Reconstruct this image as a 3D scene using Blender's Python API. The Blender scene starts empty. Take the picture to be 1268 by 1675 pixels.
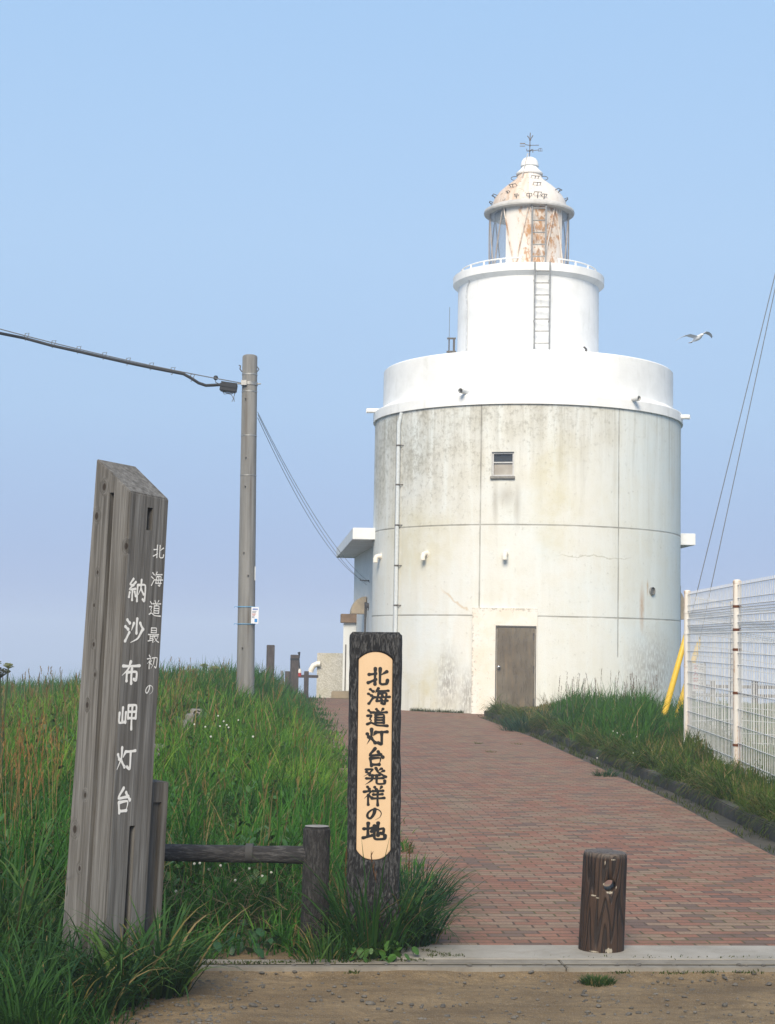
import bpy, bmesh, math, random
import numpy as np
from mathutils import Vector, Matrix, noise as mnoise

random.seed(7); RNG = np.random.default_rng(7)
sc = bpy.context.scene
COL = sc.collection
R = math.radians

# ------------------------------------------------------------------ camera
F = 2700.0; PW, PH = 1268.0, 1675.0
PITCH, ROLL, EYE = 4.72, 1.0, 1.6
cam_d = bpy.data.cameras.new('camera'); cam = bpy.data.objects.new('camera', cam_d); COL.objects.link(cam)
cam_d.sensor_fit = 'HORIZONTAL'; cam_d.sensor_width = 36; cam_d.lens = F / PW * 36
cam_d.clip_start = 0.1; cam_d.clip_end = 8000
CM = Matrix.Rotation(R(90 + PITCH), 3, 'X') @ Matrix.Rotation(R(ROLL), 3, 'Z')
cam.matrix_world = Matrix.Translation((0, 0, EYE)) @ CM.to_4x4()
sc.camera = cam

# ------------------------------------------------------------------ sky, sun, exposure
SUN_DIR = Vector((-0.17, -1.0, 0.0)).normalized() * math.cos(R(36)) + Vector((0, 0, math.sin(R(36))))
w = bpy.data.worlds.new('World'); sc.world = w; w.use_nodes = True
nt = w.node_tree; nt.nodes.clear()
out = nt.nodes.new('ShaderNodeOutputWorld'); bg = nt.nodes.new('ShaderNodeBackground')
sky = nt.nodes.new('ShaderNodeTexSky'); sky.sky_type = 'NISHITA'; sky.sun_disc = False
sky.sun_elevation = R(36); sky.sun_rotation = math.atan2(SUN_DIR.x, SUN_DIR.y)
sky.altitude = 0; sky.air_density = 1.0; sky.dust_density = 2.0; sky.ozone_density = 1.5
# low sea fog over the clear sky: thick towards the horizon, thinner overhead but whitened there as added neutral fill light
tc = nt.nodes.new('ShaderNodeTexCoord'); sx = nt.nodes.new('ShaderNodeSeparateXYZ'); nt.links.new(tc.outputs['Generated'], sx.inputs[0])
def wramp(stops):
    r = nt.nodes.new('ShaderNodeValToRGB'); nt.links.new(sx.outputs[2], r.inputs[0])
    while len(r.color_ramp.elements) < len(stops): r.color_ramp.elements.new(0.5)
    for e, (p, c) in zip(r.color_ramp.elements, stops): e.position = p; e.color = (*c, 1) if isinstance(c, tuple) else (c, c, c, 1)
    return r.outputs[0]
fogc = wramp([(0.0, (0.265, 0.335, 0.60)), (0.06, (0.29, 0.41, 0.67)), (0.14, (0.355, 0.52, 0.755)), (0.24, (0.38, 0.56, 0.80)), (0.42, (0.345, 0.55, 0.83)), (1.0, (0.50, 0.55, 0.66))])
fac = wramp([(0.0, 0.92), (0.3, 0.88), (0.55, 0.8), (1.0, 0.75)])
scl = nt.nodes.new('ShaderNodeMix'); scl.data_type = 'RGBA'; scl.blend_type = 'MULTIPLY'; scl.inputs[0].default_value = 1; nt.links.new(fogc, scl.inputs[6]); scl.inputs[7].default_value = (10, 10, 10, 1)
mx = nt.nodes.new('ShaderNodeMix'); mx.data_type = 'RGBA'; nt.links.new(fac, mx.inputs[0]); nt.links.new(sky.outputs[0], mx.inputs[6]); nt.links.new(scl.outputs[2], mx.inputs[7])
bg.inputs[1].default_value = 0.1
nt.links.new(mx.outputs[2], bg.inputs[0]); nt.links.new(bg.outputs[0], out.inputs[0])
sun_d = bpy.data.lights.new('sun', 'SUN'); sun_d.energy = 4.1; sun_d.angle = R(28); sun_d.color = (1, 0.88, 0.70)
sun = bpy.data.objects.new('sun', sun_d); COL.objects.link(sun)
sun.rotation_euler = SUN_DIR.to_track_quat('Z', 'Y').to_euler()
vs = sc.view_settings; vs.view_transform = 'Standard'; vs.look = 'None'; vs.gamma = 1; vs.exposure = 0.27; vs.use_curve_mapping = False
sc.cycles.use_denoising = True
sc.cycles.volume_bounces = 1; sc.cycles.max_bounces = 6; sc.cycles.diffuse_bounces = 3; sc.cycles.transparent_max_bounces = 8
sc.cycles.caustics_reflective = False; sc.cycles.caustics_refractive = False

# ------------------------------------------------------------------ picture -> world helpers (used once, to measure the place)
def ray(px, py):
    return CM @ Vector(((px - PW / 2) / F, (PH / 2 - py) / F, -1.0))
def at(px, py, Y):
    d = ray(px, py); t = Y / d.y
    return Vector((d.x * t, Y, EYE + d.z * t))
def gnd(px, py, z=0.0):
    d = ray(px, py); t = (z - EYE) / d.z
    return Vector((d.x * t, d.y * t, z))

# ------------------------------------------------------------------ node helpers
class Mat:
    def __init__(s, name, rough=0.8, spec=0.3, metal=0.0):
        s.m = bpy.data.materials.new(name); s.m.use_nodes = True
        s.nt = s.m.node_tree; s.b = s.nt.nodes['Principled BSDF']
        s.b.inputs['Roughness'].default_value = rough
        s.b.inputs['Specular IOR Level'].default_value = spec
        s.b.inputs['Metallic'].default_value = metal
    def n(s, t, **k):
        x = s.nt.nodes.new(t)
        for a, v in k.items(): setattr(x, a, v)
        return x
    def put(s, sock, v):
        if hasattr(v, 'is_output'): s.nt.links.new(v, sock)
        elif v is not None:
            if isinstance(v, (tuple, list)) and len(v) == 3 and sock.type == 'RGBA': v = (*v, 1)
            sock.default_value = v
    def coord(s, kind='Object'): return s.n('ShaderNodeTexCoord').outputs[kind]
    def pos(s): return s.n('ShaderNodeNewGeometry').outputs['Position']
    def mapv(s, v, scale=(1, 1, 1), loc=(0, 0, 0), rot=(0, 0, 0)):
        x = s.n('ShaderNodeMapping'); s.put(x.inputs[0], v)
        x.inputs['Scale'].default_value = scale; x.inputs['Location'].default_value = loc; x.inputs['Rotation'].default_value = rot
        return x.outputs[0]
    def noise(s, v, scale, detail=4, rough=0.55, dist=0.0):
        x = s.n('ShaderNodeTexNoise'); s.put(x.inputs['Vector'], v)
        x.inputs['Scale'].default_value = scale; x.inputs['Detail'].default_value = detail
        x.inputs['Roughness'].default_value = rough; x.inputs['Distortion'].default_value = dist
        return x.outputs['Fac']
    def ramp(s, f, stops, interp='LINEAR'):
        x = s.n('ShaderNodeValToRGB'); s.put(x.inputs[0], f); cr = x.color_ramp; cr.interpolation = interp
        while len(cr.elements) < len(stops): cr.elements.new(0.5)
        for e, (p, c) in zip(cr.elements, stops):
            e.position = p; e.color = (c, c, c, 1) if isinstance(c, (int, float)) else (*c, 1)
        return x.outputs[0]
    def mix(s, f, a, b, t='MIX'):
        x = s.n('ShaderNodeMix', data_type='RGBA', blend_type=t); s.put(x.inputs[0], f); s.put(x.inputs[6], a); s.put(x.inputs[7], b)
        return x.outputs[2]
    def math(s, op, a, b=None, c=None, clamp=False):
        x = s.n('ShaderNodeMath', operation=op, use_clamp=clamp); s.put(x.inputs[0], a)
        if b is not None: s.put(x.inputs[1], b)
        if c is not None: s.put(x.inputs[2], c)
        return x.outputs[0]
    def rng(s, v, a, b, c=0.0, d=1.0):
        x = s.n('ShaderNodeMapRange', clamp=True); s.put(x.inputs[0], v)
        for i, q in enumerate((a, b, c, d)): x.inputs[i + 1].default_value = q
        return x.outputs[0]
    def xyz(s, v):
        x = s.n('ShaderNodeSeparateXYZ'); s.put(x.inputs[0], v); return x.outputs
    def spots(s, v, lst, edge=0.5):
        """sum of soft elliptical spots (centre, radii) in the coordinates v"""
        acc = None
        for c, r in lst:
            sc_ = tuple(1.0 / q if q else 0.0 for q in r)
            loc = tuple(-a * b for a, b in zip(c, sc_))
            m = s.mapv(v, sc_, loc)
            l = s.n('ShaderNodeVectorMath', operation='LENGTH'); s.put(l.inputs[0], m)
            f = s.rng(l.outputs['Value'], 1.0, edge, 0.0, 1.0)
            acc = f if acc is None else s.math('MAXIMUM', acc, f)
        return acc
    def bump(s, h, strength=0.3, dist=0.02):
        x = s.n('ShaderNodeBump'); s.put(x.inputs['Height'], h); x.inputs['Strength'].default_value = strength; x.inputs['Distance'].default_value = dist
        s.nt.links.new(x.outputs[0], s.b.inputs['Normal'])
    def color(s, c): s.put(s.b.inputs['Base Color'], c); return s
    def rough(s, c): s.put(s.b.inputs['Roughness'], c); return s

def plain(name, col, rough=0.6, metal=0.0, var=0.25, scale=14.0, spec=0.3, bump=0.15):
    """one colour with wear: blotchy noise in tone and roughness"""
    a = Mat(name, rough, spec, metal); v = a.coord()
    f = a.noise(v, scale, 5, 0.6)
    dark = tuple(c * (1 - var) for c in col); lite = tuple(min(1, c * (1 + var * 0.6)) for c in col)
    a.color(a.ramp(f, [(0.3, dark), (0.7, lite)])); a.rough(a.rng(f, 0.2, 0.8, rough * 0.85, min(1, rough * 1.15)))
    if bump: a.bump(a.noise(v, scale * 5, 3), bump, 0.01)
    return a.m

# ------------------------------------------------------------------ mesh helpers
class MB:
    def __init__(s): s.v = []; s.f = []; s.uv = []; s.sm = []
    def add(s, vs, fs, smooth=False):
        o = len(s.v); s.v += [tuple(p) for p in vs]; s.f += [tuple(i + o for i in f) for f in fs]; s.sm += [smooth] * len(fs)
    def box(s, c, d, rz=0.0, M=None):
        x, y, z = d[0] / 2, d[1] / 2, d[2] / 2; m = Matrix.Rotation(rz, 3, 'Z')
        vs = [Vector(c) + m @ Vector((a * x, b * y, e * z)) for e in (-1, 1) for a, b in ((-1, -1), (1, -1), (1, 1), (-1, 1))]
        if M is not None: vs = [M @ q for q in vs]
        s.add(vs, [(3, 2, 1, 0), (4, 5, 6, 7), (0, 1, 5, 4), (1, 2, 6, 5), (2, 3, 7, 6), (3, 0, 4, 7)]); return s
    def prism(s, poly, z0, z1):
        """poly: xy list counter-clockwise; z0, z1 numbers or lists per corner"""
        n = len(poly); a = z0 if isinstance(z0, (list, tuple)) else [z0] * n; b = z1 if isinstance(z1, (list, tuple)) else [z1] * n
        s.add([(p[0], p[1], a[i]) for i, p in enumerate(poly)] + [(p[0], p[1], b[i]) for i, p in enumerate(poly)],
              [tuple(range(n - 1, -1, -1)), tuple(range(n, 2 * n))] + [(i, (i + 1) % n, n + (i + 1) % n, n + i) for i in range(n)]); return s
    def tube(s, pts, r, n=8, caps=True, smooth=True):
        pts = [Vector(p) for p in pts]; k = len(pts); rs = r if isinstance(r, (list, tuple)) else [r] * k
        up = Vector((0, 0, 1)); vs = []; prev = None
        for i, p in enumerate(pts):
            t = (pts[min(i + 1, k - 1)] - pts[max(i - 1, 0)]).normalized()
            if prev is None:
                a = t.cross(up if abs(t.z) < 0.95 else Vector((1, 0, 0))).normalized()
            else:
                a = (prev - t * prev.dot(t)).normalized()
            prev = a; b = t.cross(a)
            vs += [p + (a * math.cos(2 * math.pi * j / n) + b * math.sin(2 * math.pi * j / n)) * rs[i] for j in range(n)]
        fs = [(i * n + j, i * n + (j + 1) % n, (i + 1) * n + (j + 1) % n, (i + 1) * n + j) for i in range(k - 1) for j in range(n)]
        if caps: fs += [tuple(range(n - 1, -1, -1)), tuple(range((k - 1) * n, k * n))]
        s.add(vs, fs, smooth); return s
    def lathe(s, prof, n=48, c=(0, 0, 0), a0=0.0, a1=2 * math.pi, smooth=True, caps=True):
        """prof: (radius, z) from bottom to top; angle 0 looks towards -y"""
        full = abs(a1 - a0 - 2 * math.pi) < 1e-6; m = n if full else n + 1; vs = []
        for r, z in prof:
            for j in range(m):
                a = a0 + (a1 - a0) * j / n; vs.append((c[0] + r * math.sin(a), c[1] - r * math.cos(a), c[2] + z))
        fs = []
        for i in range(len(prof) - 1):
            for j in range(n):
                j2 = (j + 1) % m; fs.append((i * m + j, i * m + j2, (i + 1) * m + j2, (i + 1) * m + j))
        s.add(vs, fs, smooth)
        if full and caps:
            o = len(s.v) - len(vs)
            if prof[0][0] > 1e-4: s.f.append(tuple(o + j for j in range(m - 1, -1, -1))); s.sm.append(False)
            if prof[-1][0] > 1e-4: s.f.append(tuple(o + (len(prof) - 1) * m + j for j in range(m))); s.sm.append(False)
        return s
    def blob(s, c, r, n=10, m=7, rnd=0.0, seed=0):
        vs = []; fs = []
        for i in range(m + 1):
            th = math.pi * i / m
            for j in range(n):
                ph = 2 * math.pi * j / n; d = Vector((math.sin(th) * math.cos(ph), math.sin(th) * math.sin(ph), math.cos(th)))
                k = 1 + rnd * mnoise.noise(d * 1.7 + Vector((seed * 3.1, seed, 0)))
                vs.append((c[0] + d.x * r[0] * k, c[1] + d.y * r[1] * k, c[2] + d.z * r[2] * k))
        for i in range(m):
            for j in range(n):
                fs.append((i * n + j, (i + 1) * n + j, (i + 1) * n + (j + 1) % n, i * n + (j + 1) % n))
        s.add(vs, fs, True); return s
    def mesh(s, name):
        me = bpy.data.meshes.new(name); me.from_pydata(s.v, [], s.f)
        me.polygons.foreach_set('use_smooth', s.sm); me.update()
        if any(s.sm): me.set_sharp_from_angle(angle=R(26))
        return me
    def build(s, name, m, parent=None, bevel=0.0, seg=2, weld=False):
        me = s.mesh(name); o = bpy.data.objects.new(name, me); COL.objects.link(o)
        if weld or bevel:
            bm = bmesh.new(); bm.from_mesh(me); bmesh.ops.remove_doubles(bm, verts=bm.verts, dist=1e-5)
            if bevel:
                es = [e for e in bm.edges if len(e.link_faces) == 2 and e.calc_face_angle(0) > 0.5]
                bmesh.ops.bevel(bm, geom=es, offset=bevel, segments=seg, affect='EDGES', clamp_overlap=True)
            bm.to_mesh(me); bm.free()
        me.materials.append(m)
        if parent is not None: o.parent = parent
        return o

def tag(o, label=None, cat=None, group=None, kind=None):
    if label: o['label'] = label
    if cat: o['category'] = cat
    if group: o['group'] = group
    if kind: o['kind'] = kind
    return o
def thing(name, label, cat, loc=(0, 0, 0), rz=0.0, group=None):
    o = bpy.data.objects.new(name, None); COL.objects.link(o); o.empty_display_size = 0.1
    o.location = loc; o.rotation_euler = (0, 0, rz); return tag(o, label, cat, group)
def copy_tree(o, parent=None):
    c = o.copy(); COL.objects.link(c)
    if parent is not None: c.parent = parent
    for ch in list(o.children): copy_tree(ch, c)
    return c
def cut(o, mb):
    """boolean difference, applied"""
    k = mb.build('cutter', o.data.materials[0], o.parent); bpy.context.view_layer.update(); md = o.modifiers.new('b', 'BOOLEAN'); md.operation = 'DIFFERENCE'; md.object = k; md.solver = 'EXACT'
    dg = bpy.context.evaluated_depsgraph_get(); dg.update()
    me = bpy.data.meshes.new_from_object(o.evaluated_get(dg)); o.modifiers.clear(); old = o.data; o.data = me; me.name = o.name
    bpy.data.objects.remove(k); bpy.data.meshes.remove(old)
def smooth01(t): t = min(1.0, max(0.0, t)); return t * t * (3 - 2 * t)

# ------------------------------------------------------------------ brush lettering (strokes in a 100 x 100 box, y down)
SUI = [[(12, 10), (25, 22)], [(4, 36), (18, 46)], [(6, 92), (13, 80), (25, 58)]]
GLYPH = {
 'kita': [[(6, 38), (38, 33)], [(36, 6), (35, 50), (35, 90)], [(2, 82), (38, 64)], [(92, 22), (60, 44)], [(60, 6), (59, 60), (60, 84), (70, 90), (92, 86), (96, 68)]],
 'umi': SUI + [[(48, 4), (34, 32)], [(42, 19), (92, 17)], [(50, 32), (42, 76)], [(42, 76), (88, 74)], [(50, 32), (84, 31), (80, 70), (76, 94), (64, 88)], [(28, 55), (98, 52)], [(64, 38), (67, 48)], [(60, 60), (63, 70)]],
 'michi': [[(8, 10), (20, 22)], [(3, 40), (22, 38), (14, 58), (22, 66), (6, 84)], [(2, 86), (22, 78), (50, 92), (99, 94)], [(46, 3), (53, 14)], [(78, 1), (68, 16)], [(30, 21), (96, 19)], [(62, 21), (56, 34)], [(42, 34), (42, 78)], [(42, 34), (82, 34), (82, 78)], [(42, 48), (82, 48)], [(42, 62), (82, 62)], [(42, 77), (82, 77)]],
 'tou': [[(6, 32), (14, 50)], [(44, 26), (34, 44)], [(26, 6), (25, 46), (4, 90)], [(26, 56), (44, 80)], [(46, 22), (99, 19)], [(74, 22), (74, 88), (58, 80)]],
 'dai': [[(50, 3), (22, 40), (80, 35)], [(66, 20), (90, 48)], [(26, 56), (32, 94)], [(26, 56), (78, 53), (71, 92)], [(32, 88), (72, 87)]],
 'hatsu': [[(14, 12), (42, 10), (26, 34), (3, 52)], [(16, 26), (28, 34)], [(56, 3), (66, 26), (98, 52)], [(80, 6), (66, 18)], [(90, 18), (74, 28)], [(30, 44), (72, 42)], [(16, 62), (88, 59)], [(42, 44), (38, 72), (10, 98)], [(60, 44), (60, 86), (70, 93), (94, 90), (95, 74)]],
 'shou': [[(20, 3), (28, 14)], [(4, 29), (38, 25), (4, 66)], [(24, 46), (24, 97)], [(28, 50), (40, 60)], [(54, 4), (62, 16)], [(86, 2), (77, 18)], [(46, 25), (93, 22)], [(48, 43), (90, 40)], [(41, 63), (99, 60)], [(69, 24), (69, 99)]],
 'no': [[(54, 20), (48, 54), (30, 82), (15, 72), (18, 46), (44, 22), (72, 24), (88, 46), (80, 74), (56, 92)]],
 'chi': [[(4, 37), (40, 33)], [(22, 6), (22, 76)], [(1, 86), (42, 72)], [(38, 51), (90, 33), (88, 62), (78, 60)], [(66, 4), (66, 72)], [(50, 20), (50, 84), (60, 93), (95, 90), (97, 72)]],
 'sai': [[(28, 5), (28, 36)], [(28, 5), (74, 5), (74, 36)], [(28, 20), (74, 20)], [(28, 35), (74, 35)], [(3, 48), (97, 46)], [(20, 48), (20, 88)], [(20, 60), (46, 60)], [(20, 72), (46, 72)], [(3, 90), (50, 81)], [(46, 48), (46, 97)], [(54, 58), (92, 56), (76, 82), (52, 97)], [(58, 64), (78, 86), (98, 96)]],
 'hatsu2': [[(20, 3), (28, 14)], [(4, 29), (38, 25), (4, 64)], [(24, 46), (24, 97)], [(40, 42), (29, 52)], [(28, 54), (40, 66)], [(48, 22), (92, 20), (86, 90), (72, 82)], [(66, 22), (60, 62), (40, 95)]],
 'nou': [[(26, 3), (8, 27), (28, 30)], [(40, 16), (6, 49), (40, 45)], [(24, 48), (24, 94)], [(8, 62), (5, 82)], [(36, 58), (43, 76)], [(52, 28), (52, 97)], [(52, 28), (95, 27), (95, 94), (84, 88)], [(72, 5), (70, 42), (57, 70)], [(72, 44), (88, 66)]],
 'sha': SUI + [[(62, 4), (62, 60)], [(46, 22), (36, 50)], [(78, 20), (95, 44)], [(90, 48), (70, 80), (34, 97)]],
 'fu': [[(6, 23), (95, 20)], [(46, 3), (34, 36), (3, 64)], [(28, 50), (28, 88)], [(28, 50), (80, 48), (80, 84), (68, 80)], [(54, 34), (54, 99)]],
 'misaki': [[(22, 18), (22, 70)], [(5, 38), (5, 74), (39, 71)], [(39, 36), (39, 74)], [(52, 10), (52, 58)], [(52, 10), (94, 10), (94, 58)], [(52, 33), (94, 33)], [(52, 57), (94, 57)], [(73, 10), (73, 99)]],
}
def lettering(mb, glyph, org, ux, uz, nrm, wd, ht, pen, brush=1.0, lift=0.0):
    """draw one character as painted strokes: org is the top-left corner, ux runs right, uz runs up"""
    for k, st in enumerate(GLYPH[glyph]):
        P = [Vector(p) for p in st]
        if len(P) > 2:
            Q = []; E = [P[0] * 2 - P[1]] + P + [P[-1] * 2 - P[-2]]
            for i in range(1, len(E) - 2):
                for q in range(6):
                    t = q / 6; a, b, c, d = E[i - 1:i + 3]
                    cr = 0.5 * ((2 * b) + (c - a) * t + (2 * a - 5 * b + 4 * c - d) * t * t + (3 * b - a - 3 * c + d) * t ** 3)
                    Q.append(cr.lerp(b.lerp(c, t), 0.45 if glyph != 'no' else 0.0))
            P = Q + [P[-1]]
        else:
            mid = (P[0] + P[1]) / 2; dd = P[1] - P[0]; mid += Vector((-dd.y, dd.x)) * 0.035
            P = [((1 - t) ** 2) * P[0] + 2 * t * (1 - t) * mid + t * t * P[1] for t in [i / 6 for i in range(7)]]
        n = len(P); L = [0.0]
        for i in range(1, n): L.append(L[-1] + (P[i] - P[i - 1]).length)
        e = P[-1] - P[-2]; fall = e.x < -0.2 * abs(e.y) and e.y > 0; right = e.x > 0.5 * e.y > 0
        off = lift + 0.00012 * k; vs = []
        def W(p): return org + ux * (p.x / 100 * wd) - uz * (p.y / 100 * ht) + nrm * off
        ws = []
        for i in range(n):
            t = L[i] / L[-1]; wv = 0.86 + brush * 0.32 * math.exp(-(t / 0.16) ** 2)
            wv += brush * (-0.62 * max(0, t - 0.35) / 0.65 if fall else 0.30 * math.exp(-((1 - t) / 0.14) ** 2) * (1.4 if right else 1))
            ws.append(pen * wv / 2)
        for i in range(n):
            t = (P[min(i + 1, n - 1)] - P[max(i - 1, 0)]).normalized(); nn = Vector((-t.y, t.x))
            vs += [W(P[i] + nn * ws[i]), W(P[i] - nn * ws[i])]
        mb.add(vs, [(2 * i, 2 * i + 1, 2 * i + 3, 2 * i + 2) for i in range(n - 1)])
        for i in (0, n - 1):
            off += 0.00005; cv = [W(P[i] + Vector((math.cos(a), math.sin(a))) * ws[i]) for a in [2 * math.pi * j / 10 for j in range(10)]]
            mb.add(cv, [tuple(range(9, -1, -1))])

# ------------------------------------------------------------------ the lie of the land
KL, KR = gnd(400, 1584), gnd(1268, 1585)               # front edge of the kerb
KD = (KR - KL).normalized(); KN = Vector((-KD.y, KD.x, 0)); KA = math.atan2(KD.y, KD.x)
def kerb_y(x): return KL.y + (x - KL.x) * KD.y / KD.x
LEFT = [gnd(715, 1542), gnd(680, 1440), gnd(562, 1260), gnd(508, 1142)]
RIGHT = [gnd(1400, 1450), gnd(1268, 1402), gnd(1100, 1312), gnd(980, 1256), gnd(870, 1206), gnd(768, 1168)]
def interp(pts, y):
    if y <= pts[0].y: a, b = pts[0], pts[1]
    elif y >= pts[-1].y: a, b = pts[-2], pts[-1]
    else:
        for a, b in zip(pts, pts[1:]):
            if a.y <= y <= b.y: break
    return a.x + (b.x - a.x) * (y - a.y) / (b.y - a.y)
def xl(y): return interp(LEFT, y)
def xr(y): return interp(RIGHT, y)
FP1, FP2 = gnd(1124, 1227, 0.2), gnd(1206, 1262, 0.2)    # the two fence posts in view
FD = (FP2 - FP1).normalized()
def xf(y): return FP1.x + (y - FP1.y) * (FP2.x - FP1.x) / (FP2.y - FP1.y)
TC = at(858.2, 1062, 45.7); TC.z = 0                    # axis of the tower
def height(x, y):
    h = 0.0
    if y > 52: h -= 16 * smooth01((y - 60) / 16) + 0.5 * smooth01((y - 52) / 12)
    ky = kerb_y(x)
    if y < ky: h -= 0.03 * smooth01((ky - y) / 0.1)
    d = xl(y) - x
    if d > 0 and y > ky + 0.3:
        hl = 0.10 + 0.49 * smooth01((y - 10) / 22) * (1 - smooth01((y - 40) / 14))
        lim = 1 - 0.95 * smooth01((-4.6 - x) / 2.6)
        h += hl * smooth01(d / 2.2) * lim * smooth01((y - ky - 0.3) / 1.0)
    d = x - xr(y) - 0.44
    if d > 0 and y > 11:
        h += (0.12 + 0.10 * smooth01(d / 1.2)) * (1 - smooth01((x - xf(min(y, 30)) - 0.2) / 2.5) * 0.8) * (1 - smooth01((y - 46) / 6))
    if y > 9.4: h += 0.03 * mnoise.noise(Vector((x * 0.6, y * 0.6, 3))) * smooth01(max(xl(y) - x, x - xr(y) - 0.5) / 0.8)
    return h

# ------------------------------------------------------------------ materials
def m_ground():
    a = Mat('ground_soil', 0.95, 0.15); p = a.pos(); X, Y, Z = a.xyz(p)
    n1 = a.noise(p, 1.6, 6, 0.6); n2 = a.noise(p, 22, 6, 0.7); n3 = a.noise(p, 90, 3, 0.6); n4 = a.noise(a.mapv(p, (0.7, 2.6, 1)), 3.4, 6, 0.7, 0.6)
    c = a.ramp(n1, [(0.32, (0.145, 0.10, 0.055)), (0.55, (0.235, 0.170, 0.096)), (0.75, (0.30, 0.225, 0.135))])
    c = a.mix(a.ramp(n4, [(0.46, 0), (0.66, 0.7)]), c, (0.105, 0.076, 0.046))
    c = a.mix(a.ramp(n2, [(0.35, 0.6), (0.6, 0)]), c, (0.12, 0.092, 0.062))
    c = a.mix(a.ramp(n3, [(0.62, 0), (0.78, 0.6)]), c, (0.42, 0.37, 0.29))
    n5 = a.noise(p, 230, 2, 0.6); c = a.mix(a.ramp(n5, [(0.60, 0), (0.68, 0.55)]), c, (0.45, 0.40, 0.32)); c = a.mix(a.ramp(n5, [(0.32, 0.6), (0.40, 0)]), c, (0.06, 0.05, 0.038))
    wet = a.math('MULTIPLY', a.rng(X, -1.2, -2.0), a.ramp(n1, [(0.2, 0.3), (0.6, 1)]))
    c = a.mix(a.math('MULTIPLY', wet, 0.7), c, (0.075, 0.066, 0.055))
    g = a.mix(a.noise(p, 3, 4), (0.028, 0.045, 0.012), (0.075, 0.08, 0.028))
    c = a.mix(a.rng(a.math('SUBTRACT', Y, a.math('MULTIPLY', n1, 0.6)), 8.5, 9.0), c, g)
    a.color(c); a.bump(a.math('ADD', a.math('MULTIPLY', n2, 0.6), a.math('MULTIPLY', n3, 0.4)), 0.9, 0.02); return a.m
def m_brick():
    a = Mat('brick_paving', 0.85, 0.25); p = a.mapv(a.pos(), rot=(0, 0, -KA))
    b = a.n('ShaderNodeTexBrick', offset=0.5, offset_frequency=2); a.put(b.inputs['Vector'], a.mix(1, p, p))
    wob = a.n('ShaderNodeVectorMath', operation='SCALE'); 
    nz = a.n('ShaderNodeTexNoise'); nz.inputs['Scale'].default_value = 1.3; a.put(nz.inputs['Vector'], p)
    sub = a.n('ShaderNodeVectorMath', operation='SUBTRACT'); a.put(sub.inputs[0], nz.outputs['Color']); sub.inputs[1].default_value = (.5, .5, .5)
    a.put(wob.inputs[0], sub.outputs[0]); wob.inputs['Scale'].default_value = 0.05
    ad = a.n('ShaderNodeVectorMath', operation='ADD'); a.put(ad.inputs[0], p); a.put(ad.inputs[1], wob.outputs[0]); a.put(b.inputs['Vector'], ad.outputs[0])
    b.inputs['Color1'].default_value = (0, 0, 0, 1); b.inputs['Color2'].default_value = (1, 1, 1, 1); b.inputs['Mortar'].default_value = (0.5, 0.5, 0.5, 1)
    b.inputs['Scale'].default_value = 1; b.inputs['Brick Width'].default_value = 0.2; b.inputs['Row Height'].default_value = 0.1
    b.inputs['Mortar Size'].default_value = 0.0068; b.inputs['Mortar Smooth'].default_value = 0.25; b.inputs['Bias'].default_value = 0
    v = a.xyz(b.outputs['Color'])[0]
    c = a.ramp(v, [(0.0, (0.305, 0.205, 0.135)), (0.20, (0.29, 0.118, 0.072)), (0.40, (0.32, 0.145, 0.091)), (0.58, (0.295, 0.18, 0.118)), (0.70, (0.155, 0.096, 0.076)), (0.86, (0.265, 0.113, 0.07))], 'CONSTANT')
    nb = a.noise(p, 60, 4, 0.7); big = a.noise(p, 0.55, 4, 0.6); mid = a.noise(p, 4, 4, 0.6)
    c = a.mix(a.ramp(nb, [(0.35, 0.55), (0.65, 0)]), c, (0.10, 0.07, 0.055))
    c = a.mix(a.ramp(big, [(0.42, 0.0), (0.72, 0.34)]), c, (0.21, 0.165, 0.12))
    c = a.mix(a.ramp(mid, [(0.50, 0.0), (0.72, 0.42)]), c, (0.095, 0.075, 0.05))
    X, Y, Z = a.xyz(a.pos())
    dirt = a.math('MULTIPLY', a.rng(a.math('ABSOLUTE', a.math('SUBTRACT', Y, 9.55)), 0.30, 0.05), a.rng(X, 0.95, 0.45))
    c = a.mix(a.math('MULTIPLY', a.math('MULTIPLY', dirt, a.ramp(mid, [(0.4, 0), (0.6, 1)])), 0.8), c, (0.19, 0.14, 0.085))
    mo = a.mix(a.ramp(a.noise(p, 1.1, 3), [(0.45, 0), (0.6, 1)]), (0.055, 0.042, 0.03), (0.06, 0.07, 0.014))
    c = a.mix(a.math('MULTIPLY', b.outputs['Fac'], 0.85), c, mo)
    c = a.mix(0.07, c, (0.20, 0.17, 0.15)); a.color(c); a.bump(a.math('ADD', a.math('SUBTRACT', a.math('MULTIPLY', nb, 0.35), b.outputs['Fac']), a.math('MULTIPLY', a.math('FRACT', a.math('MULTIPLY', v, 17.3)), 0.7)), 0.8, 0.007); return a.m
def m_concrete(name, c0, c1, stain=(0.2, 0.17, 0.13), amt=0.5, scale=3.0):
    a = Mat(name, 0.9, 0.2); v = a.pos(); n = a.noise(v, scale, 6, 0.62); f = a.noise(v, scale * 22, 4, 0.7)
    c = a.ramp(n, [(0.3, c0), (0.68, c1)]); c = a.mix(a.ramp(a.noise(v, scale * 2.3, 5, 0.7, 0.5), [(0.52, 0), (0.75, amt)]), c, stain)
    c = a.mix(a.ramp(f, [(0.6, 0), (0.75, 0.4)]), c, tuple(q * 0.55 for q in c0)); a.color(c); a.bump(f, 0.35, 0.006); return a.m
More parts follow.
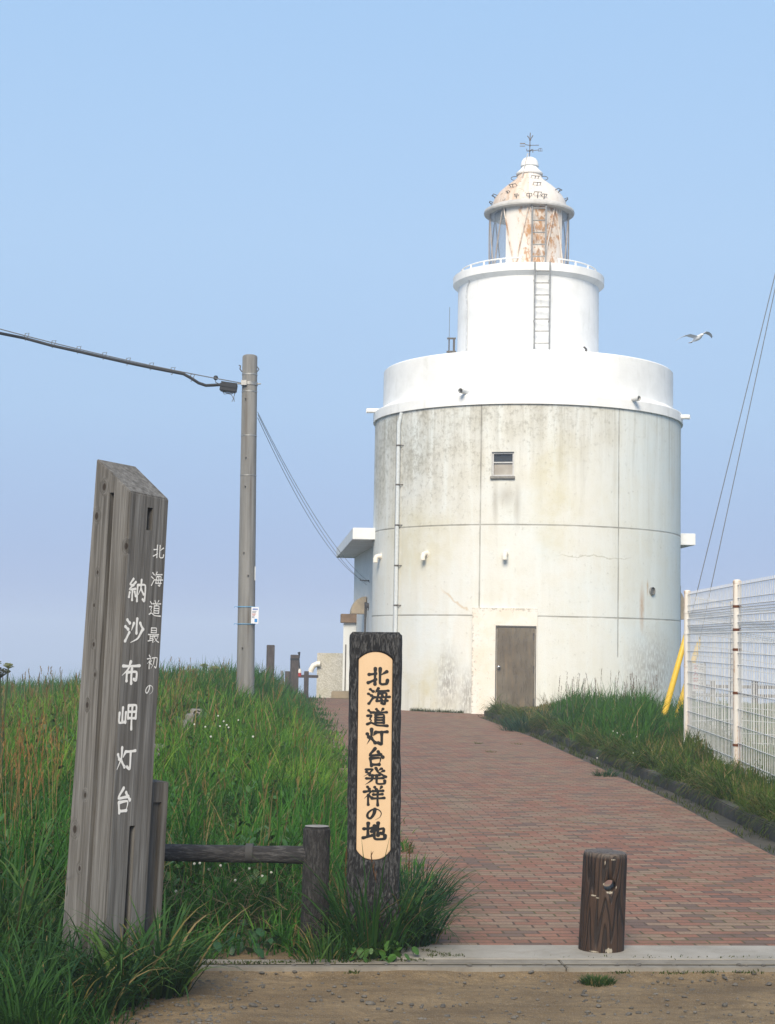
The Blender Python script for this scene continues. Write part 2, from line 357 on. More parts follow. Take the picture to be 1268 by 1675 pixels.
def m_barky(name, dark, lite, sx=30, sz=5, amt=0.55, thr=0.56):
    """cast concrete dyed like bark: dark with rubbed pale ridges"""
    a = Mat(name, 0.78, 0.35); v = a.coord(); s = a.mapv(v, (sx, sx, sz)); n = a.noise(s, 1.0, 5, 0.65, 0.8); b = a.noise(s, 2.6, 4, 0.7, 0.4)
    c = a.mix(a.ramp(n, [(thr - 0.08, 0), (thr + 0.14, amt)]), dark, lite); c = a.mix(a.ramp(b, [(0.3, 0.7), (0.5, 0)]), c, tuple(q * 0.35 for q in dark))
    a.color(c); a.bump(a.math('ADD', n, a.math('MULTIPLY', b, 0.5)), 0.9, 0.012); return a.m
def m_wood(name, knots, base=(0.126, 0.121, 0.114), lite=(0.225, 0.221, 0.213), dark=(0.066, 0.062, 0.057)):
    a = Mat(name, 0.85, 0.2); v = a.coord(); k = a.spots(v, knots, 0.05)
    warp = a.math('MULTIPLY', k, 0.9); s = a.mapv(v, (26, 26, 0.9)); X, Y, Z = a.xyz(s)
    cx = a.n('ShaderNodeCombineXYZ'); a.put(cx.inputs[0], a.math('ADD', X, warp)); a.put(cx.inputs[1], a.math('ADD', Y, warp)); a.put(cx.inputs[2], Z)
    g = a.noise(cx.outputs[0], 1.6, 6, 0.62, 0.35); big = a.noise(v, 3.0, 4, 0.6); fine = a.noise(a.mapv(v, (150, 150, 3)), 1, 3, 0.6)
    c = a.ramp(g, [(0.28, dark), (0.46, base), (0.66, lite)]); c = a.mix(a.ramp(big, [(0.45, 0), (0.75, 0.35)]), c, (0.15, 0.132, 0.11))
    c = a.mix(a.ramp(fine, [(0.35, 0.35), (0.55, 0)]), c, dark)
    ring = a.math('SINE', a.math('MULTIPLY', k, 26)); c = a.mix(a.math('MULTIPLY', a.rng(k, 0.02, 0.35), a.rng(ring, -0.4, 0.9, 0.1, 0.5)), c, dark)
    c = a.mix(a.rng(k, 0.62, 0.78), c, (0.04, 0.032, 0.026)); a.color(c); a.bump(a.math('ADD', g, fine), 0.5, 0.006); return a.m
def m_tower():
    a = Mat('stained_tower_wall', 0.85, 0.2); uv = a.n('ShaderNodeUVMap').outputs[0]; U, V, W = a.xyz(uv)
    n1 = a.noise(uv, 0.35, 4, 0.6); n2 = a.noise(uv, 1.3, 5, 0.65); st = a.noise(a.mapv(uv, (3.2, 0.22, 1)), 1.0, 5, 0.6); sp = a.noise(a.mapv(uv, (1, 0.75, 1)), 9, 6, 0.8); sp2 = a.noise(uv, 26, 3, 0.7); fine = a.noise(a.mapv(uv, (22, 6, 1)), 1, 3, 0.6)
    c = a.ramp(n1, [(0.3, (0.70, 0.685, 0.61)), (0.5, (0.715, 0.72, 0.685)), (0.7, (0.675, 0.73, 0.745))])
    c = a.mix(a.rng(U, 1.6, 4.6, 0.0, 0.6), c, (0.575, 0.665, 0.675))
    c = a.mix(a.ramp(n2, [(0.45, 0), (0.72, 0.32)]), c, (0.65, 0.625, 0.51))
    c = a.mix(a.ramp(st, [(0.52, 0), (0.70, 0.55)]), c, (0.71, 0.755, 0.75))
    c = a.mix(a.math('MULTIPLY', a.ramp(st, [(0.28, 0.5), (0.45, 0)]), a.rng(V, 3.0, 8.0, 0.35, 1.0)), c, (0.44, 0.42, 0.35))
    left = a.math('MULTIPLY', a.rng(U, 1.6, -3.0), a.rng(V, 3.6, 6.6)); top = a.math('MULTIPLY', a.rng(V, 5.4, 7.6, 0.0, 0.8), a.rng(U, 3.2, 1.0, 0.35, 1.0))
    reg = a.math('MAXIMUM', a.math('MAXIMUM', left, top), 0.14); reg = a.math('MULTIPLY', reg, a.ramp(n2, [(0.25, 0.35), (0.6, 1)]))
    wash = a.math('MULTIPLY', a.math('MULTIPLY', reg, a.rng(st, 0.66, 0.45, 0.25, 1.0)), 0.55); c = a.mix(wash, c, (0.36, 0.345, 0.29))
    tt = a.math('ADD', sp, a.math('MULTIPLY', reg, 0.17)); c = a.mix(a.rng(tt, 0.60, 0.74, 0, 0.52), c, (0.20, 0.19, 0.155))
    dr_ = a.noise(a.mapv(uv, (7, 0.25, 1), (3, 0, 0)), 1.0, 4, 0.65); c = a.mix(a.math('MULTIPLY', a.math('MULTIPLY', a.rng(dr_, 0.52, 0.68), a.rng(V, 5.6, 7.9)), 0.55), c, (0.34, 0.325, 0.275)); c = a.mix(a.math('MULTIPLY', a.math('MULTIPLY', a.rng(dr_, 0.55, 0.7), a.math('MULTIPLY', a.rng(V, 2.2, SEAM1 - .05), a.rng(V, SEAM1 + .6, SEAM1))), 0.0), c, (0.3, .3, .25))
    c = a.mix(a.math('MULTIPLY', a.math('MULTIPLY', a.rng(dr_, 0.50, 0.66), a.rng(V, 1.1, 0.0)), 0.5), c, (0.36, 0.36, 0.30))
    yl = a.spots(uv, [((-3.1, 4.3, 0), (1.6, 1.3, 1)), ((0.75, 5.6, 0), (0.8, 2.0, 1)), ((-2.7, 0.6, 0), (1.2, 1.2, 1))], 0.1)
    c = a.mix(a.math('MULTIPLY', yl, a.ramp(n2, [(0.35, 0.15), (0.65, 0.65)])), c, (0.56, 0.51, 0.31))
    c = a.mix(a.math('MULTIPLY', yl, a.rng(sp2, 0.64, 0.70)), c, (0.16, 0.13, 0.07))
    gs = a.spots(uv, [((-2.02, 0.75, 0), (0.45, 1.15, 1)), ((-1.45, 0.4, 0), (0.35, 0.9, 1)), ((3.9, 1.0, 0), (1.5, 1.4, 1))], 0.0)
    c = a.mix(a.math('MULTIPLY', gs, a.rng(a.math('ADD', fine, a.math('MULTIPLY', sp, 0.5)), 0.60, 0.82, 0, 0.9)), c, (0.30, 0.29, 0.27))
    ru = a.spots(uv, [((3.33, 2.75, 0), (0.12, 0.75, 1)), ((3.55, 3.28, 0), (0.05, 0.25, 1))], 0.1)
    c = a.mix(a.math('MULTIPLY', ru, a.ramp(fine, [(0.3, 0.3), (0.6, 0.8)])), c, (0.42, 0.23, 0.09))
    ws = a.spots(uv, [((-0.78, 5.35, 0), (0.10, 0.65, 1)), ((-0.22, 5.3, 0), (0.12, 0.8, 1)), ((-0.5, 5.5, 0), (0.3, 0.35, 1))], 0.0)
    c = a.mix(a.math('MULTIPLY', ws, 0.6), c, (0.35, 0.33, 0.29))
    ck = a.math('MULTIPLY', a.rng(a.math('ABSOLUTE', a.math('SUBTRACT', V, a.math('ADD', 4.0, a.math('MULTIPLY', a.math('SUBTRACT', n2, 0.5), 0.5)))), 0.02, 0.008), a.math('MULTIPLY', a.rng(U, 0.7, 1.1), a.rng(U, 3.0, 2.6)))
    cr_ = a.math('MULTIPLY', a.rng(a.math('ABSOLUTE', a.math('SUBTRACT', V, a.math('ADD', a.math('MULTIPLY', a.math('ADD', U, 1.45), -0.75), a.math('ADD', 2.55, a.math('MULTIPLY', a.math('SUBTRACT', n2, 0.5), 0.6))))), 0.05, 0.015), a.math('MULTIPLY', a.rng(U, -2.3, -2.0), a.rng(U, -1.42, -1.5)))
    c = a.mix(a.math('MULTIPLY', cr_, 0.5), c, (0.52, 0.36, 0.18)); c = a.mix(a.math('MULTIPLY', ck, 0.45), c, (0.30, 0.28, 0.2))
    # movement joints: thin dark lines
    jn = None
    for v0 in (SEAM1, SEAM2):
        q = a.rng(a.math('ABSOLUTE', a.math('SUBTRACT', V, v0)), 0.026, 0.010); jn = q if jn is None else a.math('MAXIMUM', jn, q)
    for u0, vlo in ((USEAM[0], 0.0), (USEAM[1], SEAM1 + 0.2), (USEAM[2], 1.5)):
        q = a.math('MULTIPLY', a.rng(a.math('ABSOLUTE', a.math('SUBTRACT', U, u0)), 0.024, 0.009), a.rng(V, vlo - 0.05, vlo)); jn = a.math('MAXIMUM', jn, q)
    c = a.mix(a.math('MULTIPLY', jn, a.rng(n2, 0.3, 0.6, 0.3, 0.75)), c, (0.20, 0.19, 0.165))
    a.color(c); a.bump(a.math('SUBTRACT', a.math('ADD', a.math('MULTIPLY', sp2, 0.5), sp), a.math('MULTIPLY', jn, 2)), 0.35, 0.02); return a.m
def m_white(name="white_paint", c=(0.85, 0.86, 0.86)):
    a = Mat(name, 0.7, 0.25); v = a.coord(); X, Y, Z = a.xyz(v); ang = a.math('ARCTAN2', X, a.math('MULTIPLY', Y, -1)); cx = a.n('ShaderNodeCombineXYZ')
    a.put(cx.inputs[0], a.math('MULTIPLY', ang, 9)); a.put(cx.inputs[2], a.math('MULTIPLY', Z, 0.5)); st = a.noise(cx.outputs[0], 1.6, 6, 0.65); n = a.noise(v, 1.7, 5, 0.65)
    col = a.ramp(n, [(0.3, tuple(q * 0.88 for q in c)), (0.6, c)]); col = a.mix(a.math('MULTIPLY', a.rng(st, 0.56, 0.72), 0.38), col, (0.50, 0.50, 0.46)); col = a.mix(a.rng(a.noise(v, 13, 5, 0.75), 0.68, 0.76, 0, 0.4), col, (0.45, 0.42, 0.36))
    a.color(col); a.bump(a.noise(v, 18, 4), 0.25, 0.02); return a.m
def m_rusty(name, paint, thr=0.52, seedloc=(0, 0, 0), stretch=(1, 1, 0.4), scale=5.0):
    a = Mat(name, 0.7, 0.3); v = a.coord(); p = a.mapv(v, stretch, seedloc); n = a.noise(p, scale, 6, 0.65); s = a.noise(v, 26, 5, 0.7)
    rust = a.ramp(s, [(0.35, (0.20, 0.075, 0.025)), (0.6, (0.42, 0.20, 0.075))])
    f = a.rng(a.math('ADD', n, a.math('MULTIPLY', s, 0.25)), thr + 0.09, thr + 0.2, 0, 0.9); tint = a.rng(n, thr - 0.18, thr + 0.05, 0, 0.42)
    c = a.mix(tint, paint, (0.66, 0.45, 0.26)); a.color(a.mix(f, c, rust)); a.bump(s, 0.3, 0.01); return a.m
def m_grass(name):
    a = Mat(name, 0.65, 0.12); c = a.n('ShaderNodeVertexColor', layer_name='Col').outputs[0]
    a.color(c); tr = a.n('ShaderNodeBsdfTranslucent'); a.put(tr.inputs[0], c); mxs = a.n('ShaderNodeMixShader'); mxs.inputs[0].default_value = 0.32
    o = [n for n in a.nt.nodes if n.type == 'OUTPUT_MATERIAL'][0]
    a.nt.links.new(a.b.outputs[0], mxs.inputs[1]); a.nt.links.new(tr.outputs[0], mxs.inputs[2]); a.nt.links.new(mxs.outputs[0], o.inputs[0]); return a.m
def m_glass():
    a = Mat('lantern_glass', 0.08, 0.5); a.color((0.5, 0.55, 0.6)); tr = a.n('ShaderNodeBsdfTransparent'); tr.inputs[0].default_value = (0.86, 0.88, 0.92, 1)
    mxs = a.n('ShaderNodeMixShader'); mxs.inputs[0].default_value = 0.3; o = [n for n in a.nt.nodes if n.type == 'OUTPUT_MATERIAL'][0]
    a.nt.links.new(tr.outputs[0], mxs.inputs[1]); a.nt.links.new(a.b.outputs[0], mxs.inputs[2]); a.nt.links.new(mxs.outputs[0], o.inputs[0]); return a.m
M_STEEL = plain('galvanised_steel', (0.36, 0.36, 0.35), 0.5, 0.6, 0.3)
M_DARK = plain('black_rubber', (0.018, 0.02, 0.024), 0.6, 0, 0.3)
M_IRON = plain('weathered_iron', (0.12, 0.11, 0.10), 0.7, 0.2, 0.4)
M_WIRE = plain('grey_wire', (0.16, 0.17, 0.19), 0.6, 0.2, 0.2)
M_WHITE = m_white()
M_GRASS = m_grass('grass_blades')
M_TANPAINT = plain('tan_paint', (0.46, 0.38, 0.27), 0.7, 0, 0.25, 5)
M_WOODPOST = m_barky('dark_post', (0.062, 0.052, 0.05), (0.16, 0.14, 0.13), 26, 4)

# ------------------------------------------------------------------ tower geometry numbers
R0 = 4.235
TYAW = -math.atan2(TC.x, TC.y)
_ti = Matrix.Rotation(-TYAW, 3, 'Z')
def ax(y): return 858.2 + (1062 - y) * 0.0116
def tcyl(px, py, r):
    """angle and height where the sight line meets the tower's cylinder of radius r"""
    o = _ti @ (Vector((0, 0, EYE)) - TC); d = _ti @ ray(px, py)
    A = d.x ** 2 + d.y ** 2; B = o.x * d.x + o.y * d.y; C = o.x ** 2 + o.y ** 2 - r * r
    t = (-B - math.sqrt(max(0, B * B - A * C))) / A; p = o + d * t
    return math.atan2(p.x, -p.y), p.z
def tpl(px, py, yl):
    o = _ti @ (Vector((0, 0, EYE)) - TC); d = _ti @ ray(px, py); t = (yl - o.y) / d.y; p = o + d * t
    return p.x, p.z
def zf(y, r): return tcyl(ax(y), y, r)[1]
SEAM1, SEAM2 = zf(1008, R0), zf(858.5, R0)
USEAM = [tcyl(x, 900, R0)[0] * R0 for x in (645, 785, 1012)]
def cp(phi, z, r): return Vector((r * math.sin(phi), -r * math.cos(phi), z))

# ------------------------------------------------------------------ SETTING: ground, path, kerbs, sea
def axis(*segs):
    o = []
    for a, b, st in segs: o += list(np.arange(a, b - 1e-6, st))
    return o + [segs[-1][1]]
gx = axis((-400, -60, 40), (-60, -12, 4), (-12, -7, 0.5), (-7, 7, 0.14), (7, 12, 0.5), (12, 60, 4), (60, 400, 40))
gy = axis((-30, 5, 2.5), (5, 7, 0.2), (7, 9, 0.06), (9, 30, 0.2), (30, 60, 0.5), (60, 80, 1.0), (80, 84, 4))
gv = []
for y in gy:
    for x in gx:
        z = height(x, y) - 0.012
        if 5 < y < kerb_y(x) and abs(x) < 7: z += 0.012 * mnoise.noise(Vector((x * 3, y * 3, 0))) + 0.006 * mnoise.noise(Vector((x * 14, y * 14, 5)))
        gv.append((x, y, z))
n = len(gx); mb = MB(); mb.add(gv, [(i * n + j, i * n + j + 1, (i + 1) * n + j + 1, (i + 1) * n + j) for i in range(len(gy) - 1) for j in range(n - 1)], True)
tag(mb.build('ground', m_ground()), kind='structure')
a = Mat('sea_water', 0.12, 0.5); a.color((0.03, 0.07, 0.10)); a.bump(a.noise(a.pos(), 0.25, 6, 0.6), 0.4, 0.6)
s = 1500.0; mb = MB(); mb.add([(-s, -s, -15.2), (s, -s, -15.2), (s, s, -15.2), (-s, s, -15.2)], [(0, 1, 2, 3)])
tag(mb.build('sea', a.m), kind='structure')

# brick path, following the ground, 4 mm above it
ky0 = 0.62                                              # the concrete apron is this deep
def apron_y(x): return kerb_y(x) + ky0
ys = [None] + list(np.arange(9.4, 53.0, 0.4)); mb = MB(); NX = 14; vs_ = []
for y in ys:
    for j in range(NX + 1):
        t = j / NX; yy = y if y else 9.0
        xa = xl(yy) - 0.25; xb = xr(yy); x = xa + (xb - xa) * t
        if y and y > 39.5: x = xa + (max(xb, TC.x + 1.0) - xa) * t
        vs_.append((x, y if y else apron_y(x) + 0.002, 0.004))
mb.add(vs_, [(i * (NX + 1) + j, i * (NX + 1) + j + 1, (i + 1) * (NX + 1) + j + 1, (i + 1) * (NX + 1) + j) for i in range(len(ys) - 1) for j in range(NX)])
tag(mb.build('brick_path', m_brick()), kind='structure')

# concrete apron and the kerb in front of it (groove between slab and lip)
M_CONC = m_concrete('pale_concrete', (0.255, 0.24, 0.21), (0.35, 0.33, 0.295), (0.20, 0.175, 0.14), 0.45)
M_CONC2 = m_concrete('kerb_concrete', (0.17, 0.155, 0.132), (0.27, 0.25, 0.215), (0.13, 0.11, 0.08), 0.6, 4.0)
def kp(s_, d, z): p = KL + KD * s_ + KN * d; return (p.x, p.y, z)
def strip(mb, s0, s1, d0, d1, z0, z1):
    mb.add([kp(s0, d0, z0), kp(s1, d0, z0), kp(s1, d1, z0), kp(s0, d1, z0), kp(s0, d0, z1), kp(s1, d0, z1), kp(s1, d1, z1), kp(s0, d1, z1)],
           [(3, 2, 1, 0), (4, 5, 6, 7), (0, 1, 5, 4), (1, 2, 6, 5), (2, 3, 7, 6), (3, 0, 4, 7)])
mb = MB(); strip(mb, 0.75, 4.6, 0.226, ky0, -0.1, 0.008); tag(mb.build('concrete_apron', M_CONC, bevel=0.004), kind='structure')
mb = MB()
for s0, s1 in ((-0.25, 1.62), (1.628, 3.62), (3.628, 5.62)):
    strip(mb, s0, s1, 0.108, 0.214, -0.1, 0.004); strip(mb, s0, s1, 0.0, 0.062, -0.1, 0.005)
tag(mb.build('kerb', M_CONC2, bevel=0.004), kind='structure')
mb = MB(); strip(mb, -0.25, 5.6, 0.062, 0.108, -0.1, 0.0012); strip(mb, -0.25, 5.6, 0.214, 0.226, -0.1, 0.002)
tag(mb.build('kerb_groove', m_concrete('groove_dirt', (0.030, 0.027, 0.020), (0.075, 0.066, 0.05), (0.035, 0.04, 0.012), 0.8, 9.0)), kind='structure')
# low kerb stones and gutter along the right side of the path
M_KERB = m_concrete('mossy_kerb', (0.035, 0.034, 0.030), (0.085, 0.082, 0.072), (0.028, 0.032, 0.016), 0.8, 3.0)
mb = MB(); mg = MB(); y = 40.6; prev = None
pts = []
while y > 11.2: pts.append(Vector((xr(y), y, 0))); y -= 0.6
for a_, b_ in zip(pts, pts[1:]):
    d = (b_ - a_).normalized(); q = Vector((d.y, -d.x, 0)); q = q if q.x > 0 else -q
    o0, o1 = a_ + d * 0.004 + q * 0.26, b_ - d * 0.004 + q * 0.26; jz = random.uniform(-0.008, 0.008)
    P = [o0, o0 + q * 0.12, o1 + q * 0.12, o1]
    mb.prism([(p.x, p.y) for p in P][::-1] if (P[1] - P[0]).cross(P[2] - P[1]).z < 0 else [(p.x, p.y) for p in P], -0.1, 0.125 + jz)
    P = [a_ + q * 0.004, a_ + q * 0.256, b_ + q * 0.256, b_ + q * 0.004]
    mg.prism([(p.x, p.y) for p in P][::-1] if (P[1] - P[0]).cross(P[2] - P[1]).z < 0 else [(p.x, p.y) for p in P], -0.1, -0.004)
tag(mb.build('kerb_stones', M_KERB, bevel=0.012), kind='structure'); M_GUT = m_concrete('gutter_concrete', (0.04, 0.038, 0.032), (0.095, 0.088, 0.074), (0.03, 0.034, 0.014), 0.9, 2.5)
tag(mg.build('gutter', M_GUT), kind='structure')

# ------------------------------------------------------------------ LIGHTHOUSE
LH = thing('lighthouse', 'white round lighthouse with stained wide base, narrower upper drum and rusty domed lantern', 'lighthouse', TC, TYAW)
z_sk = zf(660, 4.29)
# wide lower drum with a metre-scaled UV
NS = 160; zs = [-0.4] + list(np.linspace(0, z_sk + 0.05, 12)); vs_ = []; uvs = []
for z in zs:
    for j in range(NS): vs_.append(cp(-math.pi + 2 * math.pi * j / NS, z, R0))
fs = [(i * NS + j, i * NS + (j + 1) % NS, (i + 1) * NS + (j + 1) % NS, (i + 1) * NS + j) for i in range(len(zs) - 1) for j in range(NS)]
mb = MB(); mb.add(vs_, fs, True); mb.f += [tuple(range(NS - 1, -1, -1)), tuple(range((len(zs) - 1) * NS, len(zs) * NS))]; mb.sm += [False, False]
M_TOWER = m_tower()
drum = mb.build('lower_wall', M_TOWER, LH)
uvl = drum.data.uv_layers.new(name='UVMap')
for p in drum.data.polygons:
    us = []
    for li in p.loop_indices:
        v = drum.data.vertices[drum.data.loops[li].vertex_index].co; us.append([math.atan2(v.x, -v.y) * R0, v.z])
    if max(u[0] for u in us) - min(u[0] for u in us) > R0 * 3:
        for u in us: u[0] += 2 * math.pi * R0 if u[0] < 0 else 0
    for li, u in zip(p.loop_indices, us): uvl.data[li].uv = u
# window niche
w0, w1 = tcyl(804.5, 760, R0)[0], tcyl(841, 760, R0)[0]; wt, wb = tcyl(822, 739, R0)[1], tcyl(822, 779, R0)[1]
wc = (w0 + w1) / 2; ww = (w1 - w0) * R0; WM = Matrix.Rotation(wc, 3, 'Z')
def wbox(mb, x, y, z, d): mb.box((x, y, z), d, 0, WM)      # x along the wall, y outwards is negative
k = MB(); wbox(k, 0, -R0, (wt + wb) / 2, (ww, 0.34, wt - wb)); cut(drum, k)
M_ALU = plain('aluminium_frame', (0.52, 0.52, 0.52), 0.45, 0.3, 0.15)
M_SILL = plain('grey_sill', (0.24, 0.23, 0.21), 0.8, 0, 0.3)
WN = thing('window', None, None); WN.parent = LH
mb = MB(); f = 0.045; yc = -R0 + 0.10; zc = (wt + wb) / 2; hh = wt - wb
for sx in (-1, 1): wbox(mb, sx * (ww / 2 - f / 2), yc, zc, (f, 0.08, hh))
for zz in (wt - f / 2, wb + f / 2): wbox(mb, 0, yc, zz, (ww - 2 * f, 0.08, f))
wbox(mb, 0, yc + 0.005, zc + 0.05, (ww - 2 * f, 0.05, 0.03)); mb.build('frame', M_ALU, WN)
a = Mat('dark_pane', 0.08, 0.5); a.color((0.035, 0.04, 0.045)); mb = MB(); wbox(mb, 0, -R0 + 0.135, (wt + zc + 0.05) / 2, (ww - 2 * f, 0.012, wt - zc - 0.05 - f)); mb.build('pane', a.m, WN)
a = Mat('frosted_pane', 0.25, 0.5); v = a.coord(); a.color(a.ramp(a.noise(v, 2.2, 3), [(0.3, (0.30, 0.27, 0.23)), (0.7, (0.48, 0.45, 0.40))])); mb = MB(); wbox(mb, 0, -R0 + 0.135, (wb + zc + 0.05) / 2, (ww - 2 * f, 0.012, zc + 0.05 - wb - f)); mb.build('pane', a.m, WN)
mb = MB(); wbox(mb, 0, -R0 + 0.02, wb - 0.035, (ww + 0.06, 0.17, 0.07)); mb.build('sill', M_SILL, WN, bevel=0.01)
# skirt, parapet, upper drum, gallery: turned profiles
pt = zf(571, 4.02)
mb = MB().lathe([(R0 - 0.02, z_sk), (4.29, z_sk), (4.29, z_sk + 0.24), (4.28, z_sk + 0.26), (4.04, z_sk + 0.38), (4.02, z_sk + 0.41), (4.02, pt - 0.03), (3.99, pt), (3.75, pt), (3.75, pt - 0.25)], 128); SK = mb.build('parapet', M_WHITE, LH)
gb, gt = zf(441, 2.115), zf(428, 2.115)
mb = MB().lathe([(1.975, pt - 0.26), (1.97, gb - 0.06)], 96, caps=False); mb.build('upper_wall', M_WHITE, LH)
mb = MB().lathe([(1.965, gb - 0.11), (2.10, gb - 0.012), (2.115, gb), (2.115, gt - 0.012), (2.10, gt), (1.0, gt + 0.01)], 96); mb.build('gallery', M_WHITE, LH)
# drain spouts under the parapet
for (px, py), ang in (((759, 641), None), ((1036, 653), None), ((606, 667), -1.35), ((1117, 684), 1.33)):
    ph, z = tcyl(px, py, 4.3) if ang is None else (ang, at(px, py, 44.5).z)
    mb = MB().tube([cp(ph, z + 0.02, 4.0), cp(ph, z, 4.52)], 0.065, 12, caps=False).tube([cp(ph, z, 4.52), cp(ph, z + 0.02, 4.0)], 0.052, 12, caps=False)
    mb.build('drain_spout', m_white('spout_paint', (0.62, 0.63, 0.63)) if ang is None else M_WHITE, LH)
# gallery railing
RL = thing('railing', None, None); RL.parent = LH
rr = 1.90; zr = zf(421, rr)
a0 = R(9.5); mb = MB().tube([cp(a0 + R(15) + (2 * math.pi - R(30)) * i / 60, zr, rr) for i in range(61)], 0.022, 8); mb.build('top_rail', M_WHITE, RL)
first = None
for i in range(22):
    ph = R(-7) + i * 2 * math.pi / 22
    if abs(ph - R(9.36)) < 0.05: continue
    if first is None:
        mb = MB().tube([(0, 0, gt - 0.01), (0, 0, zr)], 0.026, 8); first = mb.build('post', M_WHITE, RL); o = first
    else: o = first.copy(); COL.objects.link(o)
    o.location = cp(ph, 0, rr); o.parent = RL
# lantern room
zl0, zl1 = gt, at(ax(352), 352, 45.7).z
LN = thing('lantern_room', None, None); LN.parent = LH
mb = MB().lathe([(1.16, gt - 0.02), (1.16, gt + 0.06), (1.10, gt + 0.07)], 64); mb.build('base_ring', M_WHITE, LN)
M_PANEL = Mat('rusty_white_panel', 0.7, 0.3)
a = M_PANEL; v = a.coord(); X, Y, Z = a.xyz(v); s_ = a.noise(a.mapv(v, (1, 1, 0.55)), 8, 6, 0.72); n_ = a.noise(a.mapv(v, (1, 1, 0.6)), 3.0, 5, 0.65)
reg = a.math('MULTIPLY', a.rng(X, -0.38, -0.05), a.rng(X, 0.98, 0.7)); rust = a.ramp(s_, [(0.35, (0.25, 0.10, 0.035)), (0.6, (0.46, 0.235, 0.09))])
c = a.mix(a.math('MULTIPLY', reg, a.rng(n_, 0.36, 0.62, 0, 0.5)), (0.70, 0.67, 0.635), (0.60, 0.42, 0.27))
c = a.mix(a.math('MULTIPLY', a.rng(a.math('ADD', s_, a.math('MULTIPLY', reg, 0.13)), 0.60, 0.68), a.rng(X, -0.75, -0.1, 0.25, 0.9)), c, rust); a.color(c)
mb = MB().lathe([(1.08, gt + 0.04), (1.08, zl1 + 0.1)], 24, a0=R(-36), a1=R(58)); mb.build('metal_panel', M_PANEL.m, LN)
M_GL = m_glass(); mb = MB().lathe([(1.09, gt + 0.07), (1.09, zl1 + 0.1)], 48, a0=R(58.5), a1=R(323.5)); mb.build('glass', M_GL, LN)
M_BRONZE = plain('bar_paint', (0.40, 0.36, 0.33), 0.6, 0.2, 0.3)
M_BARW = m_rusty('bar_white', (0.72, 0.69, 0.65), 0.5)
NB = 9; za, zb = gt + 0.07, zl1 + 0.08
for i in range(NB):
    for sgn in (-1, 1):
        c0 = R(-20) + 2 * math.pi * i / NB; c1 = c0 + sgn * math.pi / NB
        front = abs(((c0 + c1) / 2 + math.pi) % (2 * math.pi) - math.pi - R(11)) < R(48)
        mb = MB().tube([cp(c0 + (c1 - c0) * t / 6, za + (zb - za) * t / 6, 1.115) for t in range(7)], 0.02, 6); mb.build('glazing_bar', M_BARW if front else M_BRONZE, LN)
mb = MB().lathe([(0.32, gt), (0.32, gt + 0.5), (0.45, gt + 0.6), (0.52, gt + 0.95), (0.45, gt + 1.3), (0.3, gt + 1.4)], 24); mb.build('lens', plain('lens_glass', (0.20, 0.25, 0.25), 0.2, 0, 0.2, spec=0.6), LN)
mb = MB().lathe([(1.0, zb - 0.38), (1.0, zb)], 12, a0=R(-75), a1=R(-36)); mb.build('curtain', plain('dark_curtain', (0.07, 0.10, 0.11), 0.9), LN)
# dome
def zz(y): return at(ax(y), y, 45.7).z
def zp(y): return zz(190 + y / 3.623)
q = 45.7 / 2700 / 3.623
DM_ = Mat('rust_streaked_dome', 0.7, 0.3); a = DM_; v = a.coord(); X, Y, Z = a.xyz(v)
ang = a.math('ARCTAN2', X, a.math('MULTIPLY', Y, -1)); cx = a.n('ShaderNodeCombineXYZ'); a.put(cx.inputs[0], a.math('MULTIPLY', ang, 4)); a.put(cx.inputs[2], a.math('MULTIPLY', Z, 0.35))
st = a.noise(cx.outputs[0], 1.4, 5, 0.6); sp = a.noise(v, 11, 5, 0.7)
lf = a.rng(ang, 0.35, -0.5, 0.25, 1.0)
c = a.mix(a.math('MULTIPLY', lf, a.rng(st, 0.36, 0.60, 0.12, 0.75)), (0.74, 0.715, 0.68), (0.50, 0.30, 0.16)); c = a.mix(a.rng(a.math('ADD', sp, a.math('MULTIPLY', lf, 0.06)), 0.64, 0.70, 0, 0.8), c, (0.22, 0.11, 0.05)); a.color(c); a.bump(sp, 0.15, 0.02)
DO = thing('dome', None, None); DO.parent = LH
prof = [(1.10, zl1 - 0.02), (1.263, zl1 + 0.0), (1.275, zl1 + 0.04), (1.263, zl1 + 0.09), (1.12, zl1 + 0.17)]
mb = MB().lathe(prof, 72); mb.build('cornice', plain('cornice_paint', (0.55, 0.54, 0.52), 0.7, 0, 0.2, 4), DO)
sil = [(560, 226), (540, 225), (520, 221), (500, 212), (480, 199), (460, 183), (440, 163), (420, 139), (400, 112), (385, 90), (370, 78), (352, 70)]
mb = MB().lathe([(1.10, zl1 + 0.14)] + [(r * q, zp(y)) for y, r in sil], 72); mb.build('shell', DM_.m, DO)
mb = MB().lathe([(66 * q, zp(356)), (80 * q, zp(350)), (82 * q, zp(342)), (78 * q, zp(337)), (60 * q, zp(322)), (52 * q, zp(312)), (46 * q, zp(300))], 48); mb.build('collar', M_WHITE, DO)
mb = MB().lathe([(44 * q, zp(302)), (55 * q, zp(299)), (54 * q, zp(290)), (53 * q, zp(282)), (48 * q, zp(267)), (38 * q, zp(254)), (22 * q, zp(246)), (4 * q, zp(243))], 40); mb.build('ball_vent', M_WHITE, DO)
